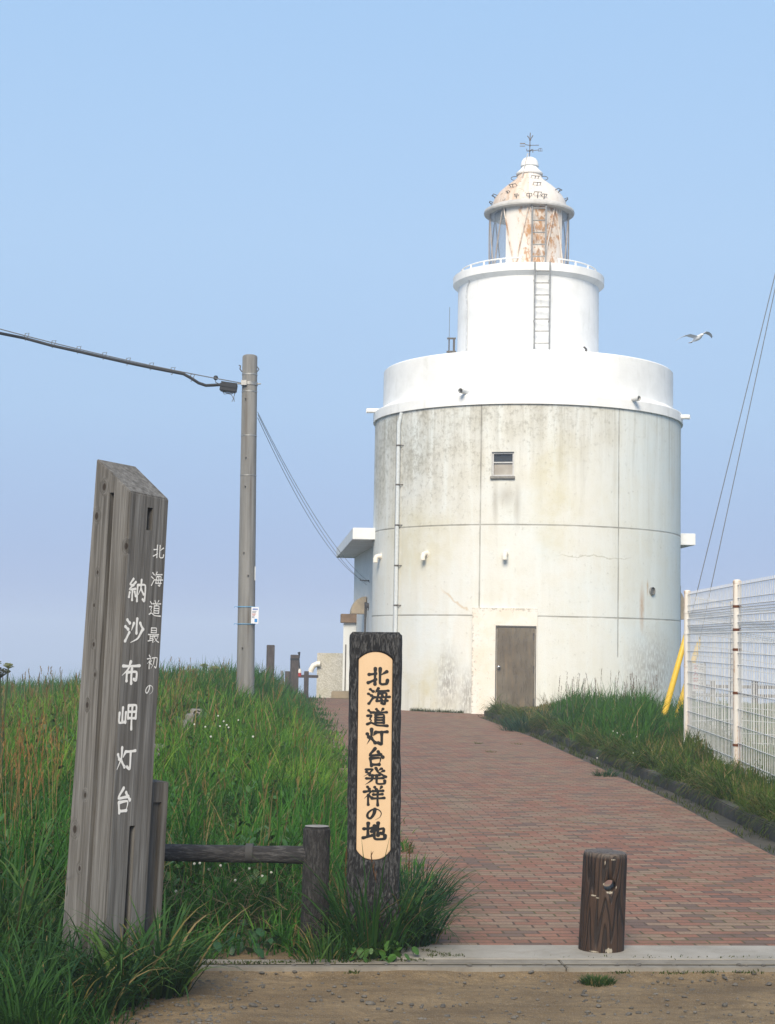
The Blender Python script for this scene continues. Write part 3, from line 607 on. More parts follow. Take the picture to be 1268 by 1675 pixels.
for (px, py, s1) in ((410, 482, 1), (515, 452, 1), (645, 447, 1), (765, 464, 1), (826, 497, .8), (378, 515, .8), (632, 388, 1), (482, 492, .5), (530, 522, .5), (650, 516, 1), (604, 524, .7), (688, 524, .7)):
    rr_ = np.interp(-py, [-p for p, _ in sil][::1], [r for _, r in sil]) if False else float(np.interp(py, [p for p, _ in sil][::-1], [r for _, r in sil][::-1]))
    ph = math.asin(max(-0.995, min(0.995, (px - 604) / rr_))); r = rr_ * q; z = zp(py) - 0.04; w_ = 0.10 * s1 / max(r, .3)
    b0, b1 = cp(ph - w_, z, r - 0.02), cp(ph + w_, z, r - 0.02); t0, t1 = cp(ph - w_ * .9, z + 0.05, r + 0.13 * s1), cp(ph + w_ * .9, z + 0.05, r + 0.13 * s1)
    m_ = cp(ph, z - 0.10 * s1, r + 0.02); tm = (t0 + t1) / 2
    MB().tube([b0, t0, t1, b1], 0.011, 6).tube([tm, m_], 0.011, 6).build('handhold', M_IRON, DO)
for sx in (-1, 1):
    cx_, cz = sx * 88 * q, zp(374)
    MB().tube([(cx_ + 0.085 * math.cos(t) * 1.25, -0.1, cz + 0.055 * math.sin(t)) for t in [2 * math.pi * i / 14 for i in range(15)]], 0.010, 6, caps=False).build('handhold', M_IRON, DO)
MB().tube([(-0.05, -0.18, zp(232)), (-0.09, -0.23, zp(262)), (-0.13, -0.26, zp(300)), (-0.17, -0.34, zp(345)), (-0.22, -0.45, zp(400)), (-0.33, -0.73, zp(452)), (-0.52, -0.80, zp(500)), (-0.72, -0.82, zp(545))], 0.013, 6).build('lightning_cable', plain('cable_sheath', (0.55, 0.52, 0.48), 0.7), DO)
# weather vane
VN = thing('weather_vane', None, None); VN.parent = LH
def vz(y): return zz(200 + y / 7.044)
vq = 45.7 / 2700 / 7.044
def V(x, y, d=0.0): return (0.0 + (x - 615) * vq, d, vz(y))
M_VANE = plain('vane_iron', (0.17, 0.16, 0.17), 0.6, 0.2)
MB().tube([V(613, 405), V(616, 215), V(619, 120)], 0.013, 8).tube([V(586, 155), V(619, 200)], 0.014, 6).tube([V(650, 152), V(619, 200)], 0.014, 6).blob(V(618, 198), (0.03, 0.03, 0.045)).blob(V(614, 328), (0.035, 0.035, 0.03)).blob(V(617, 265), (0.028, 0.028, 0.03)).build('spindle', M_VANE, VN)
MB().tube([V(560, 256), V(617, 265), V(722, 264)], 0.010, 6).build('pointer', M_VANE, VN)
MB().box(((530 - 615) * vq, 0, vz(244)), (0.15, 0.012, 0.034)).box(((528 - 615) * vq, 0, vz(273)), (0.15, 0.012, 0.02)).build('tail_vane', M_VANE, VN)
MB().tube([V(614, 328), V(715, 320)], 0.010, 6).tube([V(715, 330), V(722, 303), V(755, 300), V(762, 332), V(715, 332)], 0.009, 6).tube([V(738, 305), V(738, 330)], 0.009, 6).build('letter_arm', M_VANE, VN)
MB().tube([V(614, 328, 0), V(640, 345, -0.25), V(652, 350, -0.3), V(650, 384, -0.3)], 0.012, 6).build('letter_arm', M_VANE, VN)
MB().tube([V(614, 328, 0), V(583, 300, 0.25), V(578, 270, 0.3)], 0.012, 6).build('letter_arm', M_VANE, VN)
# ladders
def ladder(name, x0, x1, y_, z0, z1, step, m, r=0.022, head=None):
    L = thing(name, None, None); L.parent = LH
    for x in (x0, x1): MB().tube([(x, y_, z0), (x, y_, z1)] + ([(x, y_ + 0.1, z1 + 0.05), (x, y_ + 0.3, z1 + 0.12)] if head else []), r, 8).build('stile', m, L)
    z = z0 + step * 0.85
    while z < z1 + 0.01:
        MB().tube([(x0, y_, z), (x1, y_, z)], r * 0.8, 6).build('rung', m, L); z += step
    return L
x0, _ = tpl(874.5, 500, -2.13); x1, _ = tpl(899.5, 500, -2.13)
LD = ladder('lower_ladder', x0, x1, -2.14, tpl(887, 572, -2.14)[1] - 0.1, tpl(887, 428, -2.14)[1], 0.327, M_STEEL)
for x in (x0, x1):
    for z in (tpl(887, 522, -2.1)[1], tpl(887, 455, -2.1)[1]): MB().tube([(x, -2.14, z), (x - 0.03, -1.94, z - 0.05)], 0.014, 6).build('bracket', M_STEEL, LD)
x0, _ = tpl(870.5, 380, -1.2); x1, _ = tpl(893, 380, -1.2)
ladder('upper_ladder', x0, x1, -1.33, gt + 0.05, tpl(880, 339, -1.33)[1], 0.335, M_STEEL, head=True)
# conduit, small lamps and antenna
ph, z1 = tcyl(766, 466, 1.97); _, z0 = tcyl(765, 574, 1.97)
MB().tube([cp(ph + 0.06, z1 + 0.12, 2.0), cp(ph, z1 - 0.05, 2.0), cp(ph - 0.02, z1 - 0.3, 2.0), cp(ph, z1 - 0.5, 2.0), cp(ph, z0 - 0.2, 2.0)], 0.02, 6).build('conduit', plain('grey_conduit', (0.5, 0.53, 0.56), 0.6), LH)
AN = thing('antenna', None, None); AN.parent = LH
p = _ti @ (at(739, 576, 44.6) - TC); zb_ = p.z - 0.15
for dx in (-0.075, 0.06): MB().tube([(p.x + dx, p.y, zb_), (p.x + dx, p.y, zb_ + 0.55)], 0.03 if dx > 0 else 0.018, 8).build('mast', M_IRON, AN)
MB().box((p.x - 0.01, p.y, zb_ + 0.53), (0.24, 0.06, 0.04)).box((p.x - 0.01, p.y, zb_ + 0.16), (0.26, 0.06, 0.05)).build('clamp', M_IRON, AN)
MB().tube([(p.x - 0.075, p.y, zb_ + 0.5), (p.x - 0.07, p.y, zb_ + 1.4)], 0.008, 6).build('whip', M_WIRE, AN)
ph, z = tcyl(959, 572, 3.0); MB().tube([cp(ph, z - 0.2, 3.0), cp(ph, z + 0.02, 3.0), cp(ph - 0.03, z + 0.05, 3.05)], 0.03, 6).build('roof_vent', M_IRON, LH)
# portal and door
xL, zT = tpl(773, 994, -R0 - 0.03); xR_, _ = tpl(879, 1060, -R0 - 0.03); yf = -R0 - 0.03
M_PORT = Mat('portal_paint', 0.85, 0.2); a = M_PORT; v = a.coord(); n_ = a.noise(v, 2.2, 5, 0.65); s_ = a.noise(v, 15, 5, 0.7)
c = a.ramp(n_, [(0.35, (0.74, 0.67, 0.57)), (0.65, (0.76, 0.745, 0.70))]); PX, PY_, PZ = a.xyz(v); ed = a.math('MAXIMUM', a.rng(PX, xL + 0.07, xL + 0.005), a.math('MAXIMUM', a.rng(PZ, zT - 0.12, zT - 0.01), a.math('MULTIPLY', a.rng(PX, xL + .5, xL), 0.35)))  # left edge: shade of the side painted into the colour; top edge: mould
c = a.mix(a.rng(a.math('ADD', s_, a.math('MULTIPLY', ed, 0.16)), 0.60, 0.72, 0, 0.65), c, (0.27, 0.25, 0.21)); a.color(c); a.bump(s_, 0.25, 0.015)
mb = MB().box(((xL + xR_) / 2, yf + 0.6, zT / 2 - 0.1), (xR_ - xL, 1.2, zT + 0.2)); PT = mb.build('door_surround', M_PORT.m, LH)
dx0, dz1 = tpl(811, 1023, yf); dx1, dz0 = tpl(876.5, 1161, yf); dz0 = max(dz0, 0.06)
k = MB().box(((dx0 + dx1) / 2, yf, (dz0 + dz1) / 2), (dx1 - dx0, 0.16, dz1 - dz0)); cut(PT, k)
k = MB().box(((dx0 + dx1) / 2, yf, (dz0 + dz1) / 2), (dx1 - dx0 + 0.006, 0.166, dz1 - dz0 + 0.006)); cut(drum, k)
DR = thing('door', None, None); DR.parent = LH
a = Mat('bronze_door', 0.45, 0.6, 0.3); v = a.coord(); n_ = a.noise(v, 1.3, 4, 0.6); s_ = a.noise(a.mapv(v, (6, 6, 1.2)), 2, 5, 0.65)
c = a.ramp(n_, [(0.32, (0.135, 0.108, 0.075)), (0.68, (0.20, 0.17, 0.125))]); c = a.mix(a.rng(s_, 0.55, 0.75, 0, 0.5), c, (0.25, 0.165, 0.08)); a.color(c); a.rough(a.rng(s_, 0.3, 0.7, 0.2, 0.42))
g_ = 0.05
MB().box(((dx0 + dx1) / 2, yf + 0.055, (dz0 + dz1) / 2), (dx1 - dx0 - 2 * g_ + 0.02, 0.03, dz1 - dz0 - g_ - 0.02)).build('panel', a.m, DR, bevel=0.004)
mb = MB()
for x in (dx0 + g_ / 2 - .012, dx1 - g_ / 2 + .012): mb.box((x, yf + 0.045, (dz0 + dz1) / 2), (g_ - .026, 0.07, dz1 - dz0 - 0.004))
mb.box(((dx0 + dx1) / 2, yf + 0.045, dz1 - 0.016), (dx1 - dx0 - 0.06, 0.07, 0.028)).build('frame', plain('door_frame', (0.13, 0.125, 0.115), 0.5, 0.3), DR)
hx, hz = tpl(816, 1091, yf); MB().blob((hx, yf - 0.02, hz), (0.045, 0.045, 0.045), 14, 9).tube([(hx, yf + 0.04, hz), (hx, yf - 0.02, hz)], 0.018, 8).build('knob', plain('steel_knob', (0.6, 0.6, 0.6), 0.2, 0.9, 0.1), DR)
for py in (1041, 1095, 1148):
    x, z = tpl(873, py, yf); MB().tube([(x, yf + 0.03, z - 0.08), (x, yf + 0.03, z + 0.08)], 0.018, 8).build('hinge', M_IRON, DR)
mb = MB().box(((dx0 + dx1) / 2 - 0.05, yf - 0.14, 0.012), (1.35, 0.28, 0.10)); mb.build('door_step', M_CONC, LH, bevel=0.01)
# downpipe with clamps
DP = thing('downpipe', None, None); DP.parent = LH
M_PVC = plain('grey_pvc', (0.58, 0.62, 0.64), 0.45, 0, 0.15); M_PVCW = plain('cream_pvc', (0.78, 0.74, 0.66), 0.4, 0, 0.12)
phd, zt = tcyl(652.5, 700, R0 + 0.07); phd = (phd + tcyl(647, 1020, R0 + 0.07)[0]) / 2
MB().tube([cp(phd + 0.012, z_sk - 0.02, R0 + 0.02), cp(phd, z_sk - 0.3, R0 + 0.07), cp(phd, 0.02, R0 + 0.07)], 0.052, 12).build('pipe', M_PVC, DP)
for py in (729, 793, 859, 925, 990, 1070, 1120):
    z = tcyl(650, py, R0 + 0.07)[1]; MB().tube([cp(phd, z - 0.02, R0 + 0.07), cp(phd, z + 0.02, R0 + 0.07)], 0.06, 12).tube([cp(phd + 0.012, z, R0 + 0.1), cp(phd + 0.035, z, R0 - 0.02)], 0.014, 6).build('clamp', M_IRON, DP)
# vent elbows
for px, py in ((623, 910), (698, 906), (827, 905)):
    ph, z = tcyl(px, py, R0); pts = [cp(ph, z, R0 - 0.05), cp(ph, z, R0 + 0.07), cp(ph, z - 0.02, R0 + 0.125), cp(ph, z - 0.07, R0 + 0.15), cp(ph, z - 0.17, R0 + 0.15)]
    MB().tube(pts, 0.065, 14, caps=False).lathe([(0.0, 0), (0.055, 0)], 12, pts[-1] + Vector((0, 0, 0.03)), caps=False).tube([cp(ph, z, R0 - 0.02), cp(ph, z, R0 + 0.015)], 0.09, 14).build('vent_elbow', M_PVCW, LH)
ph, z = tcyl(1066, 967, R0); RV = thing('round_vent', None, None); RV.parent = LH
MB().tube([cp(ph, z, R0 - 0.02), cp(ph, z, R0 + 0.05)], 0.105, 18, caps=False).tube([cp(ph, z, R0 + 0.05), cp(ph, z, R0 - 0.02)], 0.09, 18, caps=False).build('rim', M_STEEL, RV)
mb = MB().tube([cp(ph, z, R0 - 0.01), cp(ph, z, R0 + 0.012)], 0.09, 18)
mb.build('louvre', plain('vent_louvre', (0.20, 0.20, 0.19), 0.6, 0.3), RV)

# ------------------------------------------------------------------ ANNEX behind the tower
M_ANX = m_concrete('annex_render', (0.66, 0.68, 0.67), (0.74, 0.755, 0.74), (0.5, 0.5, 0.46), 0.4, 0.6)
M_PEB = Mat('pebble_dash', 0.95, 0.2); a = M_PEB; v = a.pos(); vo = a.n('ShaderNodeTexVoronoi'); vo.inputs['Scale'].default_value = 42; a.put(vo.inputs['Vector'], v)
c = a.ramp(a.xyz(vo.outputs['Color'])[0], [(0.0, (0.36, 0.34, 0.29)), (0.5, (0.47, 0.45, 0.39)), (1.0, (0.58, 0.56, 0.51))]); a.color(a.mix(a.ramp(a.noise(v, 1.5, 4), [(0.5, 0), (0.75, 0.5)]), c, (0.36, 0.33, 0.2))); a.bump(vo.outputs['Distance'], 0.4, 0.012)
A_, B_ = at(577, 882, 45.0), at(550, 913, 54.6); C_ = at(1138, 892.5, 45.0); sz = A_.z
A2 = Vector((A_.x, A_.y)); B2 = Vector((B_.x, B_.y)); C2 = Vector((C_.x, C_.y)); D2 = C2 + (B2 - A2)
AN = thing('annex_building', 'low flat roofed white annex building behind the round lighthouse base', 'building', ((A2.x + D2.x) / 2, (A2.y + D2.y) / 2, 0))
def L2(p): return (p[0] - AN.location.x, p[1] - AN.location.y)
ft = at(577, 863, 45.0).z
MB().prism([L2(A2), L2(C2), L2(D2), L2(B2)], sz, ft).build('roof', m_white('roof_paint', (0.74, 0.76, 0.77)), AN, bevel=0.01)
u = (B2 - A2).normalized(); r_ = (C2 - A2).normalized()
W0 = Vector(at(611, 893, 47.9).xy); W1 = Vector(at(580, 912, 54.2).xy); W2 = W1 + r_ * 8.3; W3 = W0 + r_ * 8.3
MB().prism([L2(W0), L2(W3), L2(W2), L2(W1)], -0.5, sz - 0.002).build('wall', M_ANX, AN)
# rain hoods: quarter rounds
def hood(P, out, along, hgt, dep, wid):
    mb = MB(); n = 10; vs_ = []
    for s_ in (0, 1):
        for i in range(n + 1):
            t = math.pi / 2 * i / n; p = P + along * (wid * s_) + out * (dep * math.sin(t)) + Vector((0, 0, hgt * math.cos(t))); vs_.append(p - Vector(AN.location))
        vs_.append(P + along * (wid * s_) - Vector(AN.location))
    m = n + 2; fs = [(i, i + 1, m + i + 1, m + i) for i in range(n)] + [tuple(range(m - 1, -1, -1)), tuple(range(m, 2 * m))]
    mb.add(vs_, fs, False); return mb
al = Vector((u.x, u.y, 0)); out_l = Vector((-u.y, u.x, 0)); out_r = -out_l
P = at(599, 1004, 49.5); hood(P, out_l, al, 0.52, 0.45, 0.8).build('rain_hood', M_TANPAINT, AN)
P = at(1110, 1013, 47.0); hood(P, out_r, al, 0.80, 0.24, 0.7).build('rain_hood', M_TANPAINT, AN)
p0 = at(1111.5, 958, 46.6) - Vector(AN.location); MB().tube([p0, (p0.x, p0.y, 0)], 0.045, 8).build('side_pipe', plain('brown_pipe', (0.20, 0.18, 0.16), 0.7), AN)
p0 = at(598, 985, 49.0) - Vector(AN.location); MB().tube([p0, (p0.x, p0.y, p0.z - 1.0)], 0.03, 8).build('side_pipe', M_IRON, AN)
# porch: brown lintel on a pale jamb, step, pebble-dash side wall
YP = 53.0
l0, l1 = at(557, 1004, YP), at(594, 1019, YP); q_ = Vector(AN.location)
MB().box(((l0.x + l1.x) / 2 - q_.x, YP + 0.45 - q_.y, (l0.z + l1.z) / 2), (l1.x - l0.x, 0.9, l0.z - l1.z), R(3)).build('porch_lintel', plain('brown_lintel', (0.24, 0.16, 0.10), 0.8, 0, 0.35, 3), AN, bevel=0.01)
j0, j1 = at(562, 1019, YP + .1), at(591, 1019, YP + .1)
MB().box(((j0.x + j1.x) / 2 - q_.x, YP + 0.5 - q_.y, l1.z / 2 - 0.002), (j1.x - j0.x, 0.7, l1.z)).build('porch_wall', M_ANX, AN)
mb = MB(); s0 = at(566, 1040, YP + .1); mb.box((s0.x - q_.x, YP + 0.14 - q_.y, 0.95), (0.035, 0.03, 1.5)).build('porch_slit', M_IRON, AN)
g0, g1 = at(519, 1068, 55), at(562, 1068, 55); MB().box(((g0.x + g1.x) / 2 - q_.x, 55.1 - q_.y, g0.z / 2 - 0.2), (g1.x - g0.x, 0.2, g0.z + 0.4)).build('side_wall', M_PEB.m, AN, bevel=0.01)
s0, s1 = at(542, 1131, 51.8), at(572, 1131, 51.8); MB().box(((s0.x + s1.x) / 2 - q_.x, 52.3 - q_.y, s0.z / 2), (s1.x - s0.x, 1.0, max(0.1, s0.z))).build('porch_step', m_concrete('step_stone', (0.22, 0.18, 0.12), (0.33, 0.28, 0.20), scale=2), AN, bevel=0.02)
e0 = at(519, 1086, 54.9) - q_; MB().tube([e0 + Vector((0.1, 0, 0)), e0, e0 + Vector((-0.12, 0, -0.06)), e0 + Vector((-0.2, 0, -0.2)), e0 + Vector((-0.21, 0, -0.28))], 0.09, 12).build('pipe_elbow', M_PVCW, AN)

# ------------------------------------------------------------------ UTILITY POLE and lines
YPO = 30.0
pb, ptop = at(401.5, 1142, YPO), at(409.3, 580, YPO)
gz = height(pb.x, YPO)
UP = thing('utility_pole', 'tall grey concrete utility pole standing in the grass left of the lighthouse', 'utility pole', (pb.x, YPO, gz - 0.1))
lean = math.atan2(ptop.x - pb.x, ptop.z - pb.z); UP.rotation_euler = (0, lean, 0)
HP = ptop.z - gz + 0.1
a = Mat('pole_concrete', 0.85, 0.25); v = a.coord(); n_ = a.noise(a.mapv(v, (9, 9, 0.5)), 1.2, 5, 0.65); f_ = a.noise(v, 30, 4, 0.6)
c = a.ramp(n_, [(0.3, (0.125, 0.123, 0.118)), (0.6, (0.225, 0.222, 0.214))]); sp_ = a.spots(v, [((0.05, -0.15, 1.75), (0.03, 0.2, 0.55)), ((0.06, -0.15, 4.1), (0.03, 0.2, 0.7)), ((-0.04, -0.15, HP - 1.2), (0.035, 0.2, 0.9))], 0.1)
c = a.mix(a.math('MULTIPLY', sp_, 0.8), c, (0.10, 0.085, 0.07)); a.color(a.mix(a.rng(f_, 0.6, 0.75, 0, 0.3), c, (0.12, 0.12, 0.11))); a.bump(f_, 0.25, 0.005)
rb, rt = 0.165, 0.137
MB().lathe([(rb, -0.3), (rb, 0), (rt, HP - 0.05), (rt * 0.93, HP - 0.025), (rt * 0.7, HP - 0.008), (0.02, HP)], 32).build('shaft', a.m, UP)
def up_z(py): return at(405, py, YPO).z - UP.location.z
def rad(z): return rb + (rt - rb) * z / HP
for py, h_ in ((613, 0.012), (641, 0.012), (713, 0.010), (778, 0.008)):
    z = up_z(py); MB().lathe([(rad(z) - 0.003, z - h_), (rad(z) + 0.005, z - h_), (rad(z) + 0.005, z + h_), (rad(z) - 0.003, z + h_)], 28, caps=False).build('band', M_STEEL, UP)
z = up_z(628); MB().lathe([(rad(z) - 0.003, z - .03), (rad(z) + 0.012, z - .03), (rad(z) + 0.012, z + .03), (rad(z) - 0.003, z + .03)], 28, caps=False).tube([(-0.22, -0.03, z), (0.21, -0.03, z)], 0.014, 6).box((-0.09, -0.155, z), (0.10, 0.05, 0.09)).build('clamp', M_STEEL, UP)
for px, py in ((402, 654), (403, 750), (402, 797), (400, 905), (407, 942), (398, 1060)):
    z = up_z(py); x = (px - 404.5 + (py - 800) * .012) / 90; MB().tube([(x, -rad(z) * 0.8, z), (x - 0.02, -rad(z) - 0.035, z + 0.005)], 0.011, 6).build('step_bolt', M_IRON, UP)
z = up_z(604); MB().tube([(-rad(z), -0.02, z - .05), (-rad(z) - 0.04, -0.02, z), (-rad(z) - 0.03, -0.02, z + 0.06), (-rad(z) - .06, -.02, z + .07)], 0.012, 6).build('hook', M_IRON, UP); MB().tube([(rad(z), 0, z - .04), (rad(z) + 0.03, 0, z), (rad(z), 0, z + .05)], 0.010, 6).build('hook', M_IRON, UP)
z = up_z(938); MB().box((rad(z) * .97, -0.02, z), (0.012, 0.05, 0.25)).build('number_plate', M_WHITE, UP)
# paper notice tied to the pole with blue string
nz0, nz1 = at(417, 1020, YPO - .2), at(417, 993, YPO - .2)
NT = thing('notice', 'small white paper notice tied to the utility pole with blue string', 'notice', (0, 0, 0)); c_ = (nz0 + nz1) / 2
NT.location = c_; NT.rotation_euler = (0, lean + 0.02, R(18))
h_ = nz1.z - nz0.z; w_ = 0.135
a = Mat('notice_paper', 0.6, 0.3); a.color((0.74, 0.76, 0.80)); MB().box((0, 0, 0), (w_, 0.006, h_)).build('sheet', a.m, NT)
cb = Mat('notice_blue', .6); cb.color((0.05, 0.12, 0.45)); cr = Mat('notice_red', .6); cr.color((0.45, 0.10, 0.08)); ck = Mat('notice_grey', .6); ck.color((0.2, 0.22, 0.28)); cl = Mat('notice_cyan', .6); cl.color((0.05, 0.25, 0.6))
mb = MB()
for i in range(4): mb.box((-0.036 + 0.024 * i, -0.005, h_ * 0.37), (0.017, 0.003, 0.025))
mb.build('heading', cb.m, NT)
mb = MB(); mb2 = MB()
for r_i, (zf_, wd) in enumerate(((0.24, .8), (0.17, .7), (0.08, .75), (0.01, .6), (-0.07, .5), (-0.14, .45))):
    tgt = mb2 if r_i in (2, 3) else mb; k_ = int(wd * 9)
    for i in range(k_): tgt.box((-w_ * 0.36 + i * 0.0115, -0.005, h_ * zf_), (0.0075, 0.003, 0.012))
mb.build('text', ck.m, NT); mb2.build('text', cr.m, NT); MB().box((0.02, -0.005, -h_ * 0.31), (0.05, 0.003, h_ * 0.2)).build('picture', cl.m, NT)
ms = plain('blue_string', (0.10, 0.35, 0.62), 0.6)
for py in (993, 1021):
    z = up_z(py); o = MB().tube([(math.sin(t) * (rad(z) + .006), -math.cos(t) * (rad(z) + .006), z) for t in [2 * math.pi * i / 24 for i in range(25)]], 0.007, 5, caps=False).tube([(-rad(z), -0.03, z), (-rad(z) - 0.05, -0.05, z + 0.01), (-rad(z) - 0.06, -0.05, z - 0.02)], 0.005, 5).build('string', ms, NT)
    o.matrix_parent_inverse = (Matrix.Translation(NT.location) @ NT.rotation_euler.to_matrix().to_4x4()).inverted() @ (Matrix.Translation(UP.location) @ UP.rotation_euler.to_matrix().to_4x4())
# messenger wire with the thick black cable hung from it
def linepts(p0, p1, n, sag):
    return [p0.lerp(p1, i / n) - Vector((0, 0, sag * 4 * (i / n) * (1 - i / n))) for i in range(n + 1)]
e0, e1 = at(398, 627, YPO - .16), at(-160, 492, YPO - 1.5)
wp = linepts(e0, e1, 40, 0.10)
MW = tag(MB().tube(wp, 0.010, 6).build('messenger_wire', M_WIRE), 'thin steel wire carrying the thick black cable to the pole top', 'wire')
kn = at(353, 618, YPO - .2); MB().blob(kn, (0.045, 0.045, 0.045)).build('knob', M_DARK, MW); MB().tube([kn, kn + Vector((-.0, 0, -.08)), kn + Vector((.10, 0, -.13))], 0.008, 5).build('hanger', M_WIRE, MW)
cpx = [(-160, 503), (-80, 524), (0, 545), (40, 553), (84, 565), (127, 574.5), (168, 584), (208, 593), (246, 601), (282, 608), (300, 611.5), (312, 618), (325, 626.5), (337, 630.5), (349, 630), (362, 629)]
CP = [at(x, y, YPO - .17 - (0.0 if x > 0 else .3)) for x, y in cpx]
CAB = tag(MB().tube(CP, 0.028, 10).build('black_cable', M_DARK), 'thick black cable running from the left into the splice box', 'cable')
for x, y in ((43, 549), (87, 561), (128, 570.5), (170, 580.5), (209, 589.5), (247, 597.5), (282, 605), (314, 616)):
    p = at(x, y, YPO - .17); MB().tube([p + Vector((-.04, 0, -.05)), p + Vector((-.02, 0, .04)), p + Vector((.05, 0, .05)), p + Vector((.02, 0, -.05)), p + Vector((-.02, 0, -.09))], 0.008, 5).build('hanger_ring', M_WIRE, CAB)
b0 = at(374, 634, YPO - .18)
SB = thing('splice_box', 'black cable splice box hanging beside the pole top', 'cable box', b0); SB.rotation_euler = (0, R(7), 0)
MB().box((0, 0, 0), (0.31, 0.14, 0.165)).build('case', M_DARK, SB, bevel=0.018)
MB().box((0, 0, 0.085), (0.29, 0.10, 0.02)).box((0.0, -0.075, 0.01), (0.28, 0.014, 0.02)).build('seam_rib', M_DARK, SB)
MB().tube([(-.10, 0, -.08), (-.06, 0, -.13), (0.0, 0, -.11), (.07, 0, -.12), (.12, -.02, -.19), (.10, -.02, -.25)], 0.007, 5).tube([(.13, 0, -.08), (.12, 0, -.16), (.14, 0, -.24)], 0.007, 5).tube([(-.13, 0, -.08), (-.03, 0, -.10), (.10, 0, -.10)], 0.007, 5).build('loose_wire', M_WIRE, SB)
# service wires from the pole to the annex
ends = at(600, 949, 49.0)
for i, (sy, mid) in enumerate((((421.5, 674), 0.36), ((421.5, 683), 0.52), ((422, 678), 0.40))):
    p1 = ends + Vector((0, 0, -0.07 * i))
    tag(MB().tube(linepts(at(*sy, YPO), p1, 24, mid), 0.0055, 5).build('service_wire', M_WIRE),
        ['upper thin service wire sagging from pole to annex wall', 'lowest thin service wire sagging from pole to annex wall', 'middle thin service wire sagging from pole to annex wall'][i], 'wire', 'service wires')
# a little bracket where they end
ib = tag(MB().tube([ends + Vector((-.2, 0, 0)), ends + Vector((.35, 0, -.05))], 0.02, 6).tube([ends + Vector((.05, -.05, 0)), ends + Vector((.2, -.1, -.3)), ends + Vector((.1, 0, -.7)), ends + Vector((.05, 0, -.9))], 0.015, 6).blob(ends + Vector((.03, -.05, -.75)), (.07, .07, .08)).build('wire_bracket', M_IRON), 'dark wire bracket with loose lead on the annex side wall', 'bracket')
# guy wires with yellow guards
M_YEL = plain('yellow_plastic', (0.72, 0.46, 0.03), 0.35, 0, 0.08, spec=0.5, bump=0.03)
for i, (ga, gb_, tp) in enumerate((((1088.5, 1162), (1125.5, 1029), (1290, 360)), ((1111, 1160), (1145, 1046), (1288, 380)))):
    Y = 34.5 + i * 1.2; a_, b_ = at(*ga, Y), at(*gb_, Y); dirn = (b_ - a_).normalized(); base = a_ - dirn * 0.45
    tpw = at(*tp, Y + 0.3)
    GW = thing('guy_wire', ['steel guy wire with bright yellow guard nearest the lighthouse', 'second guy wire with yellow guard half hidden behind the white fence post'][i], 'guy wire', base, 0, 'guy wires with yellow guards')
    MB().tube([a_ - base, b_ - base, tpw - base], 0.010, 6).build('wire', M_WIRE, GW)
    MB().tube([Vector((0, 0, 0)), (a_ - base), (b_ - base) - dirn * 0.12, (b_ - base)], [0.066, 0.066, 0.056, 0.02], 14).build('guard', M_YEL, GW)
    MB().tube([(b_ - base) - dirn * 0.02, (b_ - base) + dirn * 0.06], 0.022, 8).build('cap', M_DARK, GW)

# ------------------------------------------------------------------ WHITE MESH FENCE
M_FW = m_rusty('fence_white', (0.76, 0.74, 0.69), 0.54, stretch=(3, 3, 0.25), scale=3.0)
M_MESH = plain('mesh_white', (0.73, 0.72, 0.69), 0.5, 0, 0.12)
M_RUST = plain('rusty_clamp', (0.16, 0.055, 0.022), 0.85, 0.1, 0.5, 60)
def fence(name, label, posts, top, pitch, clamp_z, show_posts, beads=(1.94, 1.73), rows=(2.24, 2.08, 1.55, 1.42, 1.28, 1.12, .95, .75, .55, .35, .15, .03)):
    fr = thing(name, label, 'fence', posts[0]); O = posts[0]; P0 = None
    for i, p in enumerate(posts):
        if not show_posts and i == 0: continue
        o = MB().lathe([(0.048, -0.3), (0.048, top + 0.06), (0.052, top + 0.06), (0.052, top + 0.09), (0.03, top + 0.105), (0.0, top + 0.108)], 20).build('post', M_FW, fr); o.location = p - O
        for z in clamp_z[min(i, len(clamp_z) - 1)]:
            k = MB().lathe([(0.049, z - 0.015), (0.054, z - 0.015), (0.054, z + 0.015), (0.049, z + 0.015)], 16, caps=False).build('clamp', M_RUST if i else M_FW, o)
    for p, q in zip(posts, posts[1:]):
        d = q - p; L = d.length; d.normalize(); nrm = Vector((-d.y, d.x, 0)); mb = MB(); off = Vector((0, 0, 0))
        def w(t, z, o=0.0): return p - O + d * t + nrm * o + Vector((0, 0, z))
        def zig(z):
            for b in beads:
                if abs(z - b) < 0.001: return 0.05
            return 0.0
        n_ = int(L / pitch)
        path = [top + 0.075]; 
        for b in beads: path += [b + 0.06, b, b - 0.06]
        path += [0.02]
        for i in range(1, n_):
            t = L * i / n_
            for z0, z1 in zip(path, path[1:]):
                a_, b_ = w(t, z0, zig(z0)), w(t, z1, zig(z1)); r = 0.0044
                # square wire: light enough to build by the hundred
                vs_ = [a_ + d * r, a_ + nrm * r, a_ - d * r, a_ - nrm * r, b_ + d * r, b_ + nrm * r, b_ - d * r, b_ - nrm * r]
                mb.add(vs_, [(0, 1, 5, 4), (1, 2, 6, 5), (2, 3, 7, 6), (3, 0, 4, 7)])
        for z in rows: mb.tube([w(0.04, z), w(L - 0.04, z)], 0.0055, 5)
        for b in beads:
            for dz, o in ((0.06, 0), (0, 0.05), (-0.06, 0), (0.03, .025), (-0.03, .025)): mb.tube([w(0.04, b + dz, o), w(L - 0.04, b + dz, o)], 0.006, 5)
        mb.build('wire_panel', M_MESH, fr)
    return fr
FP3 = FP2 + (FP2 - FP1); FP1.z = height(FP1.x, FP1.y); FP2.z = height(FP2.x, FP2.y); FP3.z = height(FP3.x, FP3.y)
HT = at(1131, 966, FP1.y).z - FP1.z - 0.1
